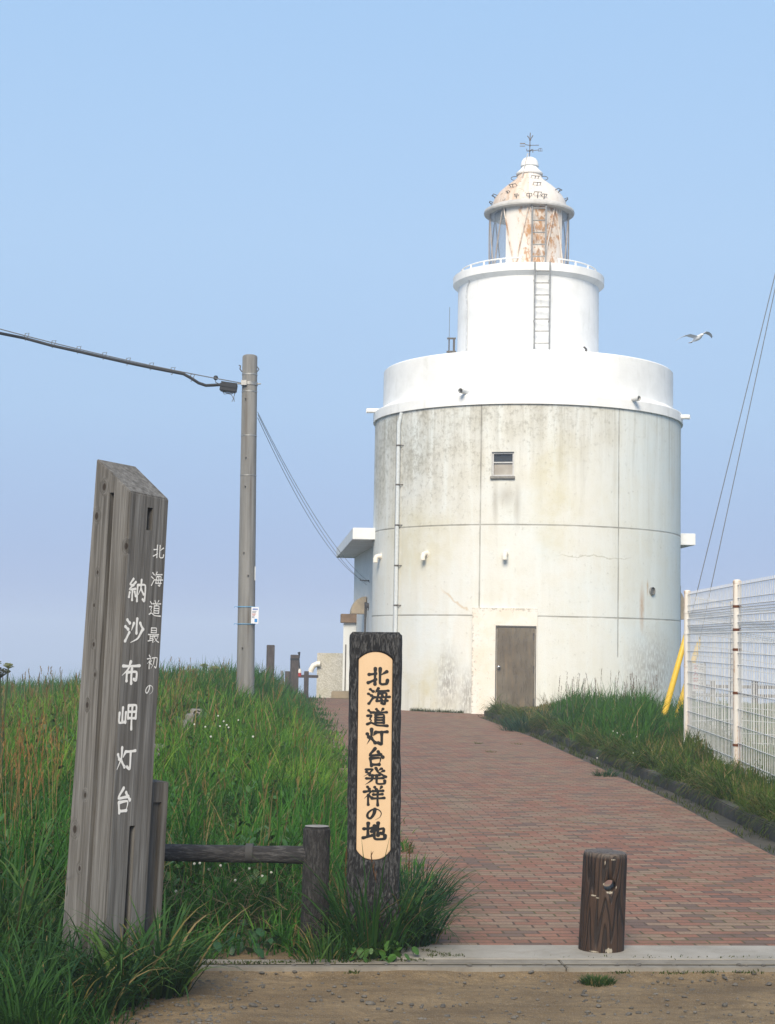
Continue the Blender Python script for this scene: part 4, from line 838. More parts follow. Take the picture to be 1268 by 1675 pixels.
fence('mesh_fence', 'white wire mesh fence with rust marked round posts along the path side', [FP1, FP2, FP3], HT, 0.105, [(HT - .22, HT - .53, 1.2, 0.10), (HT - .22, HT - .50, HT - .74, HT - 1.26, 0.32)], True)
BK = [FP1 + Vector((0.06, 0.02, 0)), at(1200, 1206, 26.0), at(1300, 1206, 28.0)]
for b in BK[1:]: b.z = height(b.x, b.y)
fence('mesh_fence', 'white wire mesh fence running away to the right behind the front one', BK, HT - .05, 0.11, [()], False, rows=(2.2, 2.04, 1.5, 1.36, 1.2, 1.0, .78, .6, .4, .2, .05))
# warning board behind the mesh
sc_, s1 = at(1144.5, 1108, 25.2), at(1144.5, 1086, 25.2)
SG = thing('warning_board', 'white notice board with black and red writing behind the mesh fence', 'sign', (sc_.x, 25.3, height(sc_.x, 25.3)))
bz0 = at(1144, 1131, 25.2).z - SG.location.z; bz1 = at(1144, 1085, 25.2).z - SG.location.z; bw = 19.5 * 25.2 / F
a = Mat('board_white', 0.5, 0.3); a.color((0.74, 0.75, 0.76))
MB().box((0, 0, (bz0 + bz1) / 2), (bw, 0.01, bz1 - bz0)).build('board', a.m, SG)
for sx in (-1, 1): MB().box((sx * bw * 0.56, 0.02, bz1 / 2), (0.03, 0.03, bz1 + 0.05)).build('stake', M_STEEL, SG)
def vtext(chars, x, m, size):
    n = len(chars); hgt = bz1 - bz0
    for i, ch in enumerate(chars):
        cu = bpy.data.curves.new('text', 'FONT'); cu.body = ch; cu.size = size; cu.align_x = 'CENTER'; cu.align_y = 'CENTER'; cu.offset = 0.0018
        o = bpy.data.objects.new('lettering', cu); COL.objects.link(o); bpy.context.view_layer.update()
        me = bpy.data.meshes.new_from_object(o.evaluated_get(bpy.context.evaluated_depsgraph_get())); bpy.data.objects.remove(o)
        o = bpy.data.objects.new('lettering', me); COL.objects.link(o); me.materials.clear(); me.materials.append(m)
        o.rotation_euler = (R(90), 0, 0); o.location = (x, -0.008, bz1 - hgt * (i + 0.62) / (n + 0.3)); o.parent = SG
ck2 = Mat('letter_black', .6); ck2.color((0.05, 0.05, 0.06)); cr2 = Mat('letter_red', .6); cr2.color((0.50, 0.06, 0.06))
vtext('これより先は', bw * 0.27, ck2.m, 0.072); vtext('立入禁止', -bw * 0.22, cr2.m, 0.08)

# ------------------------------------------------------------------ DARK SIGN POST with cream panel
YS = 9.0
sb, st_ = at(609, 1545, YS), at(615, 1034, YS)
DS = thing('sign_post', 'black bark textured sign post with cream panel and black brush writing', 'sign', (sb.x, YS, 0)); DS.rotation_euler = (0, math.atan2(st_.x - sb.x, st_.z - sb.z), R(-1.0))
DH = st_.z; DW = 84.5 * YS / F; DT = 0.16
def grid_box(w_, d_, h0, h1, nx, ny, nz):
    """closed box with gridded sides, as a bmesh-ready MB"""
    mb = MB(); P = lambda i, j, k: (-w_ / 2 + w_ * i / nx, -d_ / 2 + d_ * j / ny, h0 + (h1 - h0) * k / nz)
    for k in range(nz):
        for i in range(nx):
            mb.add([P(i, 0, k), P(i + 1, 0, k), P(i + 1, 0, k + 1), P(i, 0, k + 1)], [(0, 1, 2, 3)], True); mb.add([P(i, ny, k), P(i + 1, ny, k), P(i + 1, ny, k + 1), P(i, ny, k + 1)], [(3, 2, 1, 0)], True)
        for j in range(ny):
            mb.add([P(0, j, k), P(0, j + 1, k), P(0, j + 1, k + 1), P(0, j, k + 1)], [(3, 2, 1, 0)], True); mb.add([P(nx, j, k), P(nx, j + 1, k), P(nx, j + 1, k + 1), P(nx, j, k + 1)], [(0, 1, 2, 3)], True)
    for i in range(nx):
        for j in range(ny):
            mb.add([P(i, j, nz), P(i + 1, j, nz), P(i + 1, j + 1, nz), P(i, j + 1, nz)], [(0, 1, 2, 3)], True); mb.add([P(i, j, 0), P(i + 1, j, 0), P(i + 1, j + 1, 0), P(i, j + 1, 0)], [(3, 2, 1, 0)], True)
    return mb
M_BARK = m_barky('black_cast_bark', (0.011, 0.011, 0.012), (0.21, 0.21, 0.21), 95, 22, 0.62, 0.55)
mb = grid_box(DW, DT, -0.3, DH, 22, 12, 120)
o = mb.build('post', M_BARK, DS, weld=True)
cr_ = 0.022
for v in o.data.vertices:
    c = v.co; hx, hy = DW / 2, DT / 2
    if c.z > DH - cr_ * 1.2:                                # soften the top edges
        t = (c.z - (DH - cr_ * 1.2)) / (cr_ * 1.2); s_ = 1 - (1 - math.sqrt(max(0, 1 - t * t * 0.9))) * cr_ / hx; c.x *= s_; c.y *= 1 - (1 - s_) * 1.6
    ex = max(0, abs(c.x) - (hx - cr_)); ey = max(0, abs(c.y) - (hy - cr_)); d_ = math.hypot(ex, ey)
    if d_ > cr_ and d_ > 0: c.x -= math.copysign((d_ - cr_) * ex / d_, c.x); c.y -= math.copysign((d_ - cr_) * ey / d_, c.y)
    nz_ = mnoise.noise(Vector((c.x * 28, c.y * 28, c.z * 7))) * 0.0035 + mnoise.noise(Vector((c.x * 9, c.y * 9, c.z * 2.5 + 7))) * 0.004
    on_front = c.y < -DT / 2 + 0.004 and abs(c.x) < 0.11
    k = 1 + nz_ / hx * 1.6; c.x *= k
    if not on_front: c.y *= 1 + nz_ / hy * 1.3
# arched recess and panel
def pzs(y): return at(612, y, YS - DT / 2).z
pxl, pxr = -0.0945 + 0.002, 0.0945 + 0.002; pt_, pb_ = pzs(1065), pzs(1408); sag_t = 0.040; sag_b = 0.050
def arch(inset=0.0):
    l, r = pxl + inset, pxr - inset; cx = (l + r) / 2; hw = (r - l) / 2; P = []
    for i in range(13):
        t = -1 + 2 * i / 12; P.append((cx + hw * t, pb_ + inset + sag_b * (t * t) ** 1.3))
    for i in range(13):
        t = 1 - 2 * i / 12; P.append((cx + hw * t, pt_ - inset - sag_t * (t * t) ** 1.1))
    return P
def plate(P, y0, y1):
    n = len(P); mb = MB(); mb.add([(x, y0, z) for x, z in P] + [(x, y1, z) for x, z in P], [tuple(range(n)), tuple(range(2 * n - 1, n - 1, -1))] + [(i, n + i, n + (i + 1) % n, (i + 1) % n) for i in range(n)]); return mb
cut(o, plate(arch(0), -DT, -DT / 2 + 0.022))
a = Mat('cream_panel', 0.45, 0.4); v = a.coord(); n_ = a.noise(a.mapv(v, (3, 3, 1)), 3, 4, 0.6); a.color(a.mix(a.rng(a.noise(v, 45, 4, 0.7), 0.62, 0.75, 0, 0.25), a.ramp(n_, [(0.3, (0.60, 0.42, 0.25)), (0.7, (0.66, 0.475, 0.295))]), (0.5, 0.36, 0.22)))
PN = plate(arch(0.004), -DT / 2 + 0.006, -DT / 2 + 0.021).build('panel', a.m, DS, bevel=0.003)
a = Mat('black_lacquer', 0.45, 0.4); a.color((0.008, 0.008, 0.008)); mb = MB()
for g, (cx, cy, wd, ht) in zip(('kita', 'umi', 'michi', 'tou', 'dai', 'hatsu', 'shou', 'no', 'chi'), ((617.5, 1107, 33, 30), (618.5, 1139, 36, 28), (616, 1174, 33, 29), (615, 1206, 34, 29), (612.5, 1239, 31, 30), (611.5, 1270, 37, 28), (610.5, 1302, 34, 30), (611, 1331, 30, 24), (611.5, 1360, 36, 29))):
    k = YS / F; cxm = (cx - 612) * k + (cy - 1240) * k * 0.0118 + 0.0035; z = pzs(cy)
    lettering(mb, g, Vector((cxm - wd * k / 2, -DT / 2 + 0.0045, z + ht * k / 2)), Vector((1, 0, 0)), Vector((0, 0, 1)), Vector((0, -1, 0)), wd * k, ht * k, 16.5 if g == 'no' else 15.0 if g not in ('michi', 'shou', 'hatsu', 'umi') else 12.2, 1.3)
mb.build('lettering', a.m, PN)

# ------------------------------------------------------------------ WEATHERED TIMBER SIGN (left)
YL = 8.0
LS_B = at(168, 1592, YL + .15)
LS = thing('timber_sign', 'tall weathered grey timber sign post with sloping top and white painted characters', 'sign', (LS_B.x, YL + 0.2, 0)); LS.rotation_euler = (0, R(1.55), 0)
al_ = R(39); sL = 0.262
uL = Vector((-math.cos(al_), math.sin(al_), 0)); uR = Vector((math.sin(al_), math.cos(al_), 0))   # from front edge: along left face, along right face
Fp = Vector((0.022, -0.2, 0)); Lp = Fp + uL * sL; Rp = Fp + uR * sL; Bp = Fp + (uL + uR) * sL
def lz(px, py, Y): return at(px, py, Y).z
zF, zL, zR, zB = lz(216, 803, YL), lz(150, 751, YL + .165), lz(271, 815, YL + .2), lz(203, 762, YL + .37)
kn = []
for (px, py), r in (((167, 797), .016), ((153, 845), .016), ((156, 938), .009), ((150, 992), .008), ((150, 1056), .010), ((153, 1105), .009), ((139, 1155), .013), ((137, 1300), .011), ((118, 1357), .017), ((128, 1418), .011), ((209, 895), .014)):
    frac = ((216 - (py - 803) * 0.056) - px) / 68.0; zk = 1.6 + (1053 - py) * (YL + .1) / F; p = Fp + uL * (sL * frac); kn.append((tuple(Vector((p.x, p.y, zk))), (r * 2.4, r * 2.4, r * 3.6)))
M_TIMB = m_wood('weathered_timber', kn)
tp_ = 1.22                                              # the back of the left face is splayed at the foot
Lb, Bb = Fp + uL * sL * tp_, Fp + uL * sL * tp_ + uR * sL
mb = MB(); mb.add([(p.x, p.y, -0.3) for p in (Fp, Rp, Bb, Lb)] + [(p.x, p.y, z) for p, z in zip((Fp, Rp, Bp, Lp), (zF, zR, zB, zL))], [(3, 2, 1, 0), (4, 5, 6, 7), (0, 1, 5, 4), (1, 2, 6, 5), (2, 3, 7, 6), (3, 0, 4, 7)]); PL = mb.build('post', M_TIMB, LS, bevel=0.006)
nL = Vector((-math.sin(al_), -math.cos(al_), 0)); nR = Vector((math.cos(al_), -math.sin(al_), 0))
def slot(face0, along, nrm, f0, f1, z0, z1, depth):
    mid = face0 + along * (sL * (f0 + f1) / 2) - nrm * (depth / 2 - 0.01); k = MB(); k.box((mid.x, mid.y, (z0 + z1) / 2), (sL * (f1 - f0), depth + 0.02, z1 - z0), math.atan2(along.y, along.x)); cut(PL, k)
slot(Fp, uL, nL, 0.44, 0.56, -0.2, lz(183, 806, YL + .08), 0.035)
slot(Fp, uR, nR, 0.46, 0.60, lz(243, 866, YL + .1), lz(246, 829, YL + .1), 0.05)
slot(Fp, uR, nR, 0.46, 0.60, -0.2, lz(212, 1350, YL + .1), 0.04)
# insert closing the middle of the groove is the post's own face; companion post behind
c0 = at(244, 1276, YL + .34); mb = MB(); cc = Rp + uR * 0.10 + Vector((0.02, 0.02, 0)); hz_ = c0.z
M_TIMB2 = m_wood('weathered_timber_dark', [((9, 9, 9), (.01, .01, .01))], (0.085, 0.078, 0.07), (0.16, 0.155, 0.145))
mb.box((cc.x - .135, cc.y + .05, hz_ / 2 - .15), (0.16, 0.16, hz_ + .3), al_); CPN = mb.build('support_post', M_TIMB2, LS, bevel=0.005)
k = MB(); q_ = cc + Vector((-.135, .05, 0)) + nR * 0.08 ; k.box((q_.x, q_.y, hz_ / 2 - .25), (0.05, 0.03, hz_ + .3), al_ + math.pi / 2 if False else math.atan2(uR.y, uR.x)); cut(CPN, k)
a = Mat('white_brush_paint', 0.7, 0.3); v = a.coord(); n_ = a.noise(v, 60, 4, 0.7); a.color(a.ramp(n_, [(0.30, (0.45, 0.44, 0.42)), (0.40, (0.80, 0.79, 0.76))])); mb = MB()
def face_x(py): return 216 - (py - 803) * 0.056                      # picture x of the front edge
for g, cx, cy, wd, ht, pen in (('kita', 255.5, 903, 15, 24, 7), ('umi', 252.5, 948, 16, 25, 6.5), ('michi', 249.5, 996, 16, 27, 6), ('sai', 247, 1039, 15, 25, 6), ('hatsu2', 245, 1083, 15, 23, 6.5), ('no', 240.5, 1127, 13, 20, 8),
                       ('nou', 227, 967, 26, 38, 9.5), ('sha', 222.5, 1033, 29, 42, 10.5), ('fu', 217.5, 1101, 27, 37, 12), ('misaki', 212.5, 1172, 27, 43, 10), ('tou', 209.5, 1241, 27, 42, 10.5), ('dai', 205, 1308, 25, 43, 11.5)):
    kx = 1.0 / 54.0 * sL; f0 = (cx - (1.8 if ht < 30 else 3.4) - face_x(cy)) * kx; Y = YL + f0 * math.cos(al_); z = 1.6 + (1055.5 - cy) * Y / F
    w_ = wd * kx * (1 if ht < 30 else .90); h_ = ht * Y / F
    lettering(mb, g, Vector((Fp + uR * (f0 - w_ / 2)).to_tuple()) + Vector((0, 0, z + h_ / 2)) + nR * 0.0012, uR, Vector((0, 0, 1)), nR, w_, h_, pen * (1.2 if ht < 30 else 1.05), 1.0)
mb.build('lettering', a.m, LS)

# ------------------------------------------------------------------ LOG FENCE, BOLLARD
def log(mb, p0, p1, r, n=28, m=40, amp=0.004, fx=30, seed=0, cap=0.012):
    p0, p1 = Vector(p0), Vector(p1); d = (p1 - p0); L = d.length; d.normalize(); a_ = d.cross(Vector((0, 1, 0)) if abs(d.y) < .9 else Vector((1, 0, 0))).normalized(); b_ = d.cross(a_); vs_ = []
    for i in range(m + 1):
        t = L * i / m; k0 = 1.0
        if t > L - cap: k0 = 1 - 0.12 * ((t - L + cap) / cap) ** 2
        for j in range(n):
            an = 2 * math.pi * j / n; q = a_ * math.cos(an) + b_ * math.sin(an)
            nz_ = mnoise.noise(Vector((math.cos(an) * r * fx * 2, math.sin(an) * r * fx * 2, t * 6 + seed))) + 0.6 * mnoise.noise(Vector((math.cos(an) * 2, math.sin(an) * 2, t * 2.2 + seed)))
            vs_.append(p0 + d * t + q * (r * k0 + amp * nz_))
    fs = [(i * n + j, i * n + (j + 1) % n, (i + 1) * n + (j + 1) % n, (i + 1) * n + j) for i in range(m) for j in range(n)] + [tuple(range(n - 1, -1, -1)), tuple(range(m * n, (m + 1) * n))]
    mb.add(vs_, fs, True); return mb
M_LOG = m_barky('dark_log_bark', (0.020, 0.019, 0.019), (0.15, 0.145, 0.14), 80, 18, 0.5, 0.55)
M_LOGR = m_barky('dark_log_rail', (0.026, 0.025, 0.026), (0.17, 0.165, 0.16), 14, 80, 0.5, 0.55)
lp = gnd(514, 1548); lt = at(518.5, 1353, lp.y)
LF = thing('log_fence', 'low dark fence with round log post and single horizontal log rail', 'fence', (lp.x, lp.y, 0))
tilt = math.atan2(lt.x - lp.x, lt.z)
log(MB(), (0, 0, -0.2), (lt.x - lp.x, 0, lt.z), 0.073, 32, 70, 0.004).build('post', M_LOG, LF)
MB().lathe([(0.066, 0), (0.0, 0.004)], 24, (lt.x - lp.x, 0, lt.z + 0.006), caps=False).build('post_top', plain('sawn_top', (0.26, 0.25, 0.24), 0.9, 0, 0.35, 30), LF)
r0, r1 = at(236, 1394, lp.y), at(508, 1399, lp.y); q_ = Vector(LF.location)
log(MB(), r0 - q_, r1 - q_, 0.046, 24, 90, 0.0045, 20, 4).build('rail', M_LOGR, LF)
rm = at(408, 1396, lp.y) - q_; MB().tube([rm + Vector((-.02, 0, 0)), rm + Vector((.02, 0, 0))], 0.0525, 18).build('rail_joint', plain('joint_band', (0.05, 0.05, 0.05), .8), LF)

bp_ = gnd(983.5, 1555); bt = at(991.5, 1396, bp_.y)
BO = thing('bollard', 'short brown wood grained bollard with chain hole standing on the pale concrete', 'bollard', (bp_.x, bp_.y, 0.008)); BO.rotation_euler = (0, math.atan2(bt.x - bp_.x, bt.z) * 0.85, R(-12))
BH = bt.z + 0.005; br = 0.122
a = Mat('brown_cast_wood', 0.62, 0.35); v = a.coord(); X, Y, Z = a.xyz(v)
wv = a.noise(a.mapv(v, (7, 7, 0.75), (0, 0, 3)), 1.0, 2, 0.45, 0.1); ph_ = a.math('ADD', a.math('MULTIPLY', wv, 105), a.math('MULTIPLY', ang, 20))
gr = a.math('SINE', ph_); groove = a.rng(gr, 0.35, 0.9); fine = a.noise(a.mapv(v, (90, 90, 10)), 1, 4, 0.6)
c = a.ramp(fine, [(0.3, (0.030, 0.017, 0.011)), (0.7, (0.058, 0.033, 0.021))]); c = a.mix(a.math('MULTIPLY', groove, 0.85), c, (0.012, 0.009, 0.008))
hx_, hz__ = 0.022 + .05 * (br / .3), BH - 0.168
ch = a.spots(v, [((hx_ - .002, -br, hz__ - .033), (0.026, .07, .013)), ((hx_ - .032, -br, hz__ + .008), (0.012, .06, .014)), ((hx_ + .03, -br, hz__ - .006), (0.008, .06, .016)), ((-0.045, -.115, BH - .225), (0.022, .06, .006)), ((-0.022, -.12, BH - .235), (0.014, .06, .005)), ((0.052, -.115, 0.014), (0.028, .06, .024)), ((-.03, -.11, .004), (.04, .06, .006)), ((0.01, -.12, BH - .05), (.005, .06, .02)), ((0.05, -.11, BH - .03), (.02, .06, .006))], 0.2)
c = a.mix(a.rng(a.math('ADD', ch, a.math('MULTIPLY', a.math('SUBTRACT', fine, 0.5), 1.6)), 0.45, 0.6), c, (0.33, 0.295, 0.235))
topw = a.math('MULTIPLY', a.rng(Z, BH - 0.03, BH - 0.006), a.rng(a.noise(v, 22, 4, .7), 0.35, 0.65, .15, .7)); c = a.mix(topw, c, (0.17, 0.145, 0.125))
a.color(c); a.bump(a.math('SUBTRACT', a.math('MULTIPLY', fine, 0.3), groove), 0.8, 0.008)
prof = [(br * 0.985, -0.06)] + [(br * (1.0 - 0.035 * z / BH), z) for z in np.linspace(0, BH - 0.03, 10)] + [(br * 0.955, BH - 0.018), (br * 0.92, BH - 0.006), (br * 0.85, BH - 0.001), (0.04, BH)]
o = MB().lathe(prof, 56).build('body', a.m, BO)
cut(o, MB().tube([(0.022 + .05, -0.3, BH - 0.165), (0.022 - .05, 0.3, BH - 0.175)], 0.033, 24))

# ------------------------------------------------------------------ far posts, small fences, steps
def wpost(name, label, cat, px0, px1, py0, py1, Y, m=M_WOODPOST, group=None, topz=True):
    p = at((px0 + px1) / 2, py1, Y); t = at((px0 + px1) / 2, py0, Y); w_ = (px1 - px0) * Y / F
    g = height(p.x, Y); o = thing(name, label, cat, (p.x, Y, g), R(8), group); h_ = t.z - g
    MB().box((0, 0, h_ / 2 - 0.1), (w_, w_, h_ + 0.2)).build('post', m, o, bevel=0.012); return o, h_, w_
o, h_, w_ = wpost('wooden_post', 'plain dark square wooden post standing between utility pole and lighthouse', 'post', 435, 447.5, 1055, 1130, 47)
o, h_, w_ = wpost('wooden_post', 'thick dark wooden post with black strap and red and white bottle', 'post', 474.5, 487.5, 1071, 1128, 48)
MB().lathe([(w_ * .72, h_ - .16), (w_ * .74, h_ - .13), (w_ * .72, h_ - .1)], 4, a0=R(45), a1=R(405), smooth=False).tube([(w_ * .5, -.05, h_ - .1), (w_ * .55, -.08, h_ + .08), (w_ * .45, -.02, h_ + .05)], .03, 6).tube([(w_ * .5, -.06, h_ - .1), (w_ * .62, -.08, h_ - .42)], .02, 6).build('strap', M_DARK, o)
bx = (w_ * .62, -.08, h_ - .62); MB().lathe([(0.0, 0), (.055, 0), (.055, .10)], 14, bx).build('bottle_body', plain('red_plastic', (0.36, 0.03, 0.03), .4), o); MB().lathe([(.055, .10), (.05, .17), (.025, .22), (.0, .225)], 14, bx).build('bottle_top', plain('white_plastic', (0.7, 0.66, 0.62), .4), o)
# low dark post-and-rail fence by the annex
Y = 49.5; posts = [(470.5, 1098, 8), (501.5, 1098, 7.5)]
lo = at(501.5, 1130, Y); SF = thing('rail_fence', 'short dark post and rail fence beside the pebble dashed wall', 'fence', (lo.x, Y, height(lo.x, Y)))
for px, py, w_ in posts:
    t = at(px, py, Y); h_ = t.z - SF.location.z; MB().box((t.x - lo.x, 0, h_ / 2 - .1), (w_ * Y / F, w_ * Y / F, h_ + .2)).build('post', M_WOODPOST, SF, bevel=.01)
ra, rb_ = at(482, 1106, Y), at(521, 1106, Y); MB().box(((ra.x + rb_.x) / 2 - lo.x, -.02, ra.z - SF.location.z), (rb_.x - ra.x, .05, .085)).build('rail', M_WOODPOST, SF, bevel=.008)
gp = at(460.5, 1130, 49); g_ = height(gp.x, 49); tag(MB().tube([(gp.x, 49, g_ - .2), (gp.x, 49, at(460, 1097, 49).z)], 0.035, 8).build('metal_stake', M_STEEL), 'thin grey metal stake in the grass beside the strapped post', 'stake')
# log guard fence on the lawn beyond the mesh fence
Y = 57.0; o0 = at(1165, 1138, Y); GF = thing('guard_rail_fence', 'dark low post and rail fence far beyond the white mesh fence', 'fence', (o0.x, Y, height(o0.x, Y)))
for px in (1133, 1165.5, 1199, 1235, 1272):
    t = at(px, 1114, Y); h_ = max(.5, t.z - GF.location.z); MB().box((t.x - o0.x, 0, h_ / 2 - .1), (.17, .15, h_ + .2)).build('post', M_WOODPOST, GF, bevel=.01)
ra, rb_ = at(1130, 1122, Y), at(1300, 1125, Y); MB().box(((ra.x + rb_.x) / 2 - o0.x, -.09, ra.z - GF.location.z), (rb_.x - ra.x, .04, .11)).box(((ra.x + rb_.x) / 2 - o0.x, -.09, ra.z - GF.location.z - .3), (rb_.x - ra.x, .04, .11)).build('rail', M_WOODPOST, GF)
# overgrown concrete steps on the bank
M_STEP = m_concrete('step_concrete', (0.17, 0.165, 0.15), (0.27, 0.26, 0.24), scale=6)
c_ = at(320, 1166, 24); ST = thing('concrete_steps', 'small grey concrete steps half buried in the grassy bank', 'steps', (c_.x, 24, 0))
for (x0, x1, y0, y1), Y in (((312, 332, 1160, 1172), 24.6), ((304, 318, 1168, 1182), 23.6), ((296, 308, 1178, 1190), 22.6), ((248, 272, 1218, 1230), 19.0)):
    p, t = at(x0, y1, Y), at(x1, y0, Y); MB().box(((p.x + t.x) / 2 - c_.x, Y - 24, t.z - .06), (t.x - p.x, .34, .12), R(4)).build('step', M_STEP, ST, bevel=.012)

# ------------------------------------------------------------------ GULL
g0 = at(1141, 553, 46); GU = thing('gull', 'grey and white gull gliding with spread wings right of the lighthouse', 'bird', g0, R(-32)); GU.rotation_euler = (R(10), R(-8), R(-62))
mb = MB(); n = 12
body = [(-.24, .004, -.02), (-.20, .030, -.018), (-.10, .060, -.008), (.02, .075, 0), (.12, .062, .012), (.17, .046, .026), (.205, .044, .034), (.235, .034, .034), (.255, .014, .026), (.295, .004, .016)]
mb.tube([(x, 0, z) for x, r, z in body], [r for x, r, z in body], n)
mb.add([(-.22, .0, -.016), (-.34, .075, -.03), (-.36, 0, -.03), (-.34, -.075, -.03), (-.22, 0, -.028), (-.34, .075, -.04), (-.36, 0, -.04), (-.34, -.075, -.04)], [(0, 1, 2, 3), (7, 6, 5, 4), (0, 4, 5, 1), (1, 5, 6, 2), (2, 6, 7, 3), (3, 7, 4, 0)])
for sgn in (-1, 1):
    W_ = [(0, .11, -.09, .03, .018), (.12, .10, -.10, .09, .014), (.27, .10, -.09, .145, .011), (.40, .06, -.10, .135, .009), (.54, -.02, -.13, .085, .006), (.64, -.12, -.17, .02, .004)]
    vs_ = []
    for s_, le, te, z, th in W_:
        if sgn < 0: z = z * 0.75
        y = sgn * (0.03 + s_); vs_ += [(le, y, z), ((le * 2 + te) / 3, y, z + th), (te, y, z - .01), ((le * 2 + te) / 3, y, z - th * .5)]
    fs = [(i * 4 + j, i * 4 + (j + 1) % 4, (i + 1) * 4 + (j + 1) % 4, (i + 1) * 4 + j) for i in range(len(W_) - 1) for j in range(4)]
    fs += [(0, 1, 2, 3), tuple(len(vs_) - 4 + i for i in (3, 2, 1, 0))]
    if sgn > 0: fs = [f[::-1] for f in fs]
    mb.add(vs_, fs, True)
a = Mat('gull_plumage', 0.8, 0.2); v = a.coord(); X, Y, Z = a.xyz(v); ay = a.math('ABSOLUTE', Y)
c = a.mix(a.rng(ay, 0.05, 0.12), (0.72, 0.73, 0.74), (0.58, 0.61, 0.66)); c = a.mix(a.rng(ay, 0.58, 0.64), c, (0.42, 0.44, 0.48)); c = a.mix(a.rng(X, 0.262, 0.27), c, (0.5, 0.38, 0.08)); c = a.mix(a.rng(X, -0.27, -0.31), c, (0.25, .25, .27)); a.color(c)
mb.build('body', a.m, GU)

# ------------------------------------------------------------------ GRASS
HVEC = np.vectorize(height)
def blade_mesh(name, P, h, w_, az, a0, a1, col, tipcol, m=None, seg=4, kind='stuff', label=None, parent=None):
    """P (n,3) roots; each blade bends from angle a0 to a1 off the vertical towards az"""
    n = len(P); t = np.linspace(0, 1, seg + 1); st = h / seg
    d = np.stack([np.cos(az), np.sin(az), np.zeros(n)], 1); tw = az + np.pi / 2 + RNG.normal(0, 0.5, n); sd = np.stack([np.cos(tw), np.sin(tw), np.zeros(n)], 1)
    V_ = np.zeros((n, (seg + 1) * 2, 3), np.float32); C_ = np.ones((n, (seg + 1) * 2, 4), np.float32); c = P.copy()
    for i in range(seg + 1):
        if i:
            an = a0 + (a1 - a0) * (t[i] - 0.5 / seg) ** 1.3
            c = c + (d * np.sin(an)[:, None] + np.array([0, 0, 1.0]) * np.cos(an)[:, None]) * st[:, None]
        wd = w_ * (1 - t[i] ** 2.0) * (0.7 + 0.6 * min(t[i], .4)) / 2 + 0.0004
        V_[:, 2 * i] = c - sd * wd[:, None]; V_[:, 2 * i + 1] = c + sd * wd[:, None]
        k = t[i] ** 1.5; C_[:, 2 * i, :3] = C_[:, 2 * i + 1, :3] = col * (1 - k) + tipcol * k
    m_ = (seg + 1) * 2; q = np.array([[2 * i, 2 * i + 1, 2 * i + 3, 2 * i + 2] for i in range(seg)]); Fq = (np.arange(n)[:, None, None] * m_ + q[None]).reshape(-1, 4)
    me = bpy.data.meshes.new(name); me.vertices.add(n * m_); me.vertices.foreach_set('co', V_.reshape(-1)); me.loops.add(Fq.size); me.loops.foreach_set('vertex_index', Fq.reshape(-1).astype(np.int32))
    me.polygons.add(len(Fq)); me.polygons.foreach_set('loop_start', np.arange(0, Fq.size, 4, dtype=np.int32)); me.polygons.foreach_set('use_smooth', np.ones(len(Fq), bool)); me.update(calc_edges=True)
    at_ = me.color_attributes.new('Col', 'FLOAT_COLOR', 'POINT'); at_.data.foreach_set('color', C_.reshape(-1)); me.materials.append(m or M_GRASS)
    o = bpy.data.objects.new(name, me); COL.objects.link(o)
    if parent is not None: o.parent = parent
    return tag(o, label, kind=kind)
def vnoise(x, y, s, o): return np.array([mnoise.noise(Vector((a_ * s, b_ * s, o))) for a_, b_ in zip(x, y)])
def palette(n, stops, f):
    """stops: list of colours; f in 0..1 picks between them"""
    S = np.array(stops); f = np.clip(f, 0, 0.999) * (len(S) - 1); i = f.astype(int); k = (f - i)[:, None]; return S[i] * (1 - k) + S[np.minimum(i + 1, len(S) - 1)] * k
def frustum_x(y, px): return (px - PW / 2) / F * y
GREENS = [(0.016, 0.050, 0.016), (0.024, 0.075, 0.018), (0.040, 0.100, 0.022), (0.070, 0.130, 0.028)]
DRY = [(0.12, 0.115, 0.03), (0.19, 0.145, 0.055), (0.25, 0.19, 0.09)]
CLUMP = {}
def sample(n, y0, y1, xa, xb, power=1.0, k=22, rad=0.085):
    """tufts: k blades round each centre, centres thinning out with distance"""
    m = n // k; y = y0 + (y1 - y0) * RNG.random(m) ** power; lo = np.array([xa(v) for v in y]); hi = np.array([xb(v) for v in y]); x = lo + (hi - lo) * RNG.random(m)
    r = np.abs(RNG.normal(0, rad, m * k)) * np.repeat(np.clip(y / 13, .8, 2.4) * RNG.uniform(.6, 1.5, m), k); a_ = RNG.uniform(0, 2 * np.pi, m * k)
    X, Y = np.repeat(x, k) + r * np.cos(a_), np.repeat(y, k) + r * np.sin(a_); i = np.repeat(RNG.random(m), k)
    return np.column_stack([X, Y, a_, i])
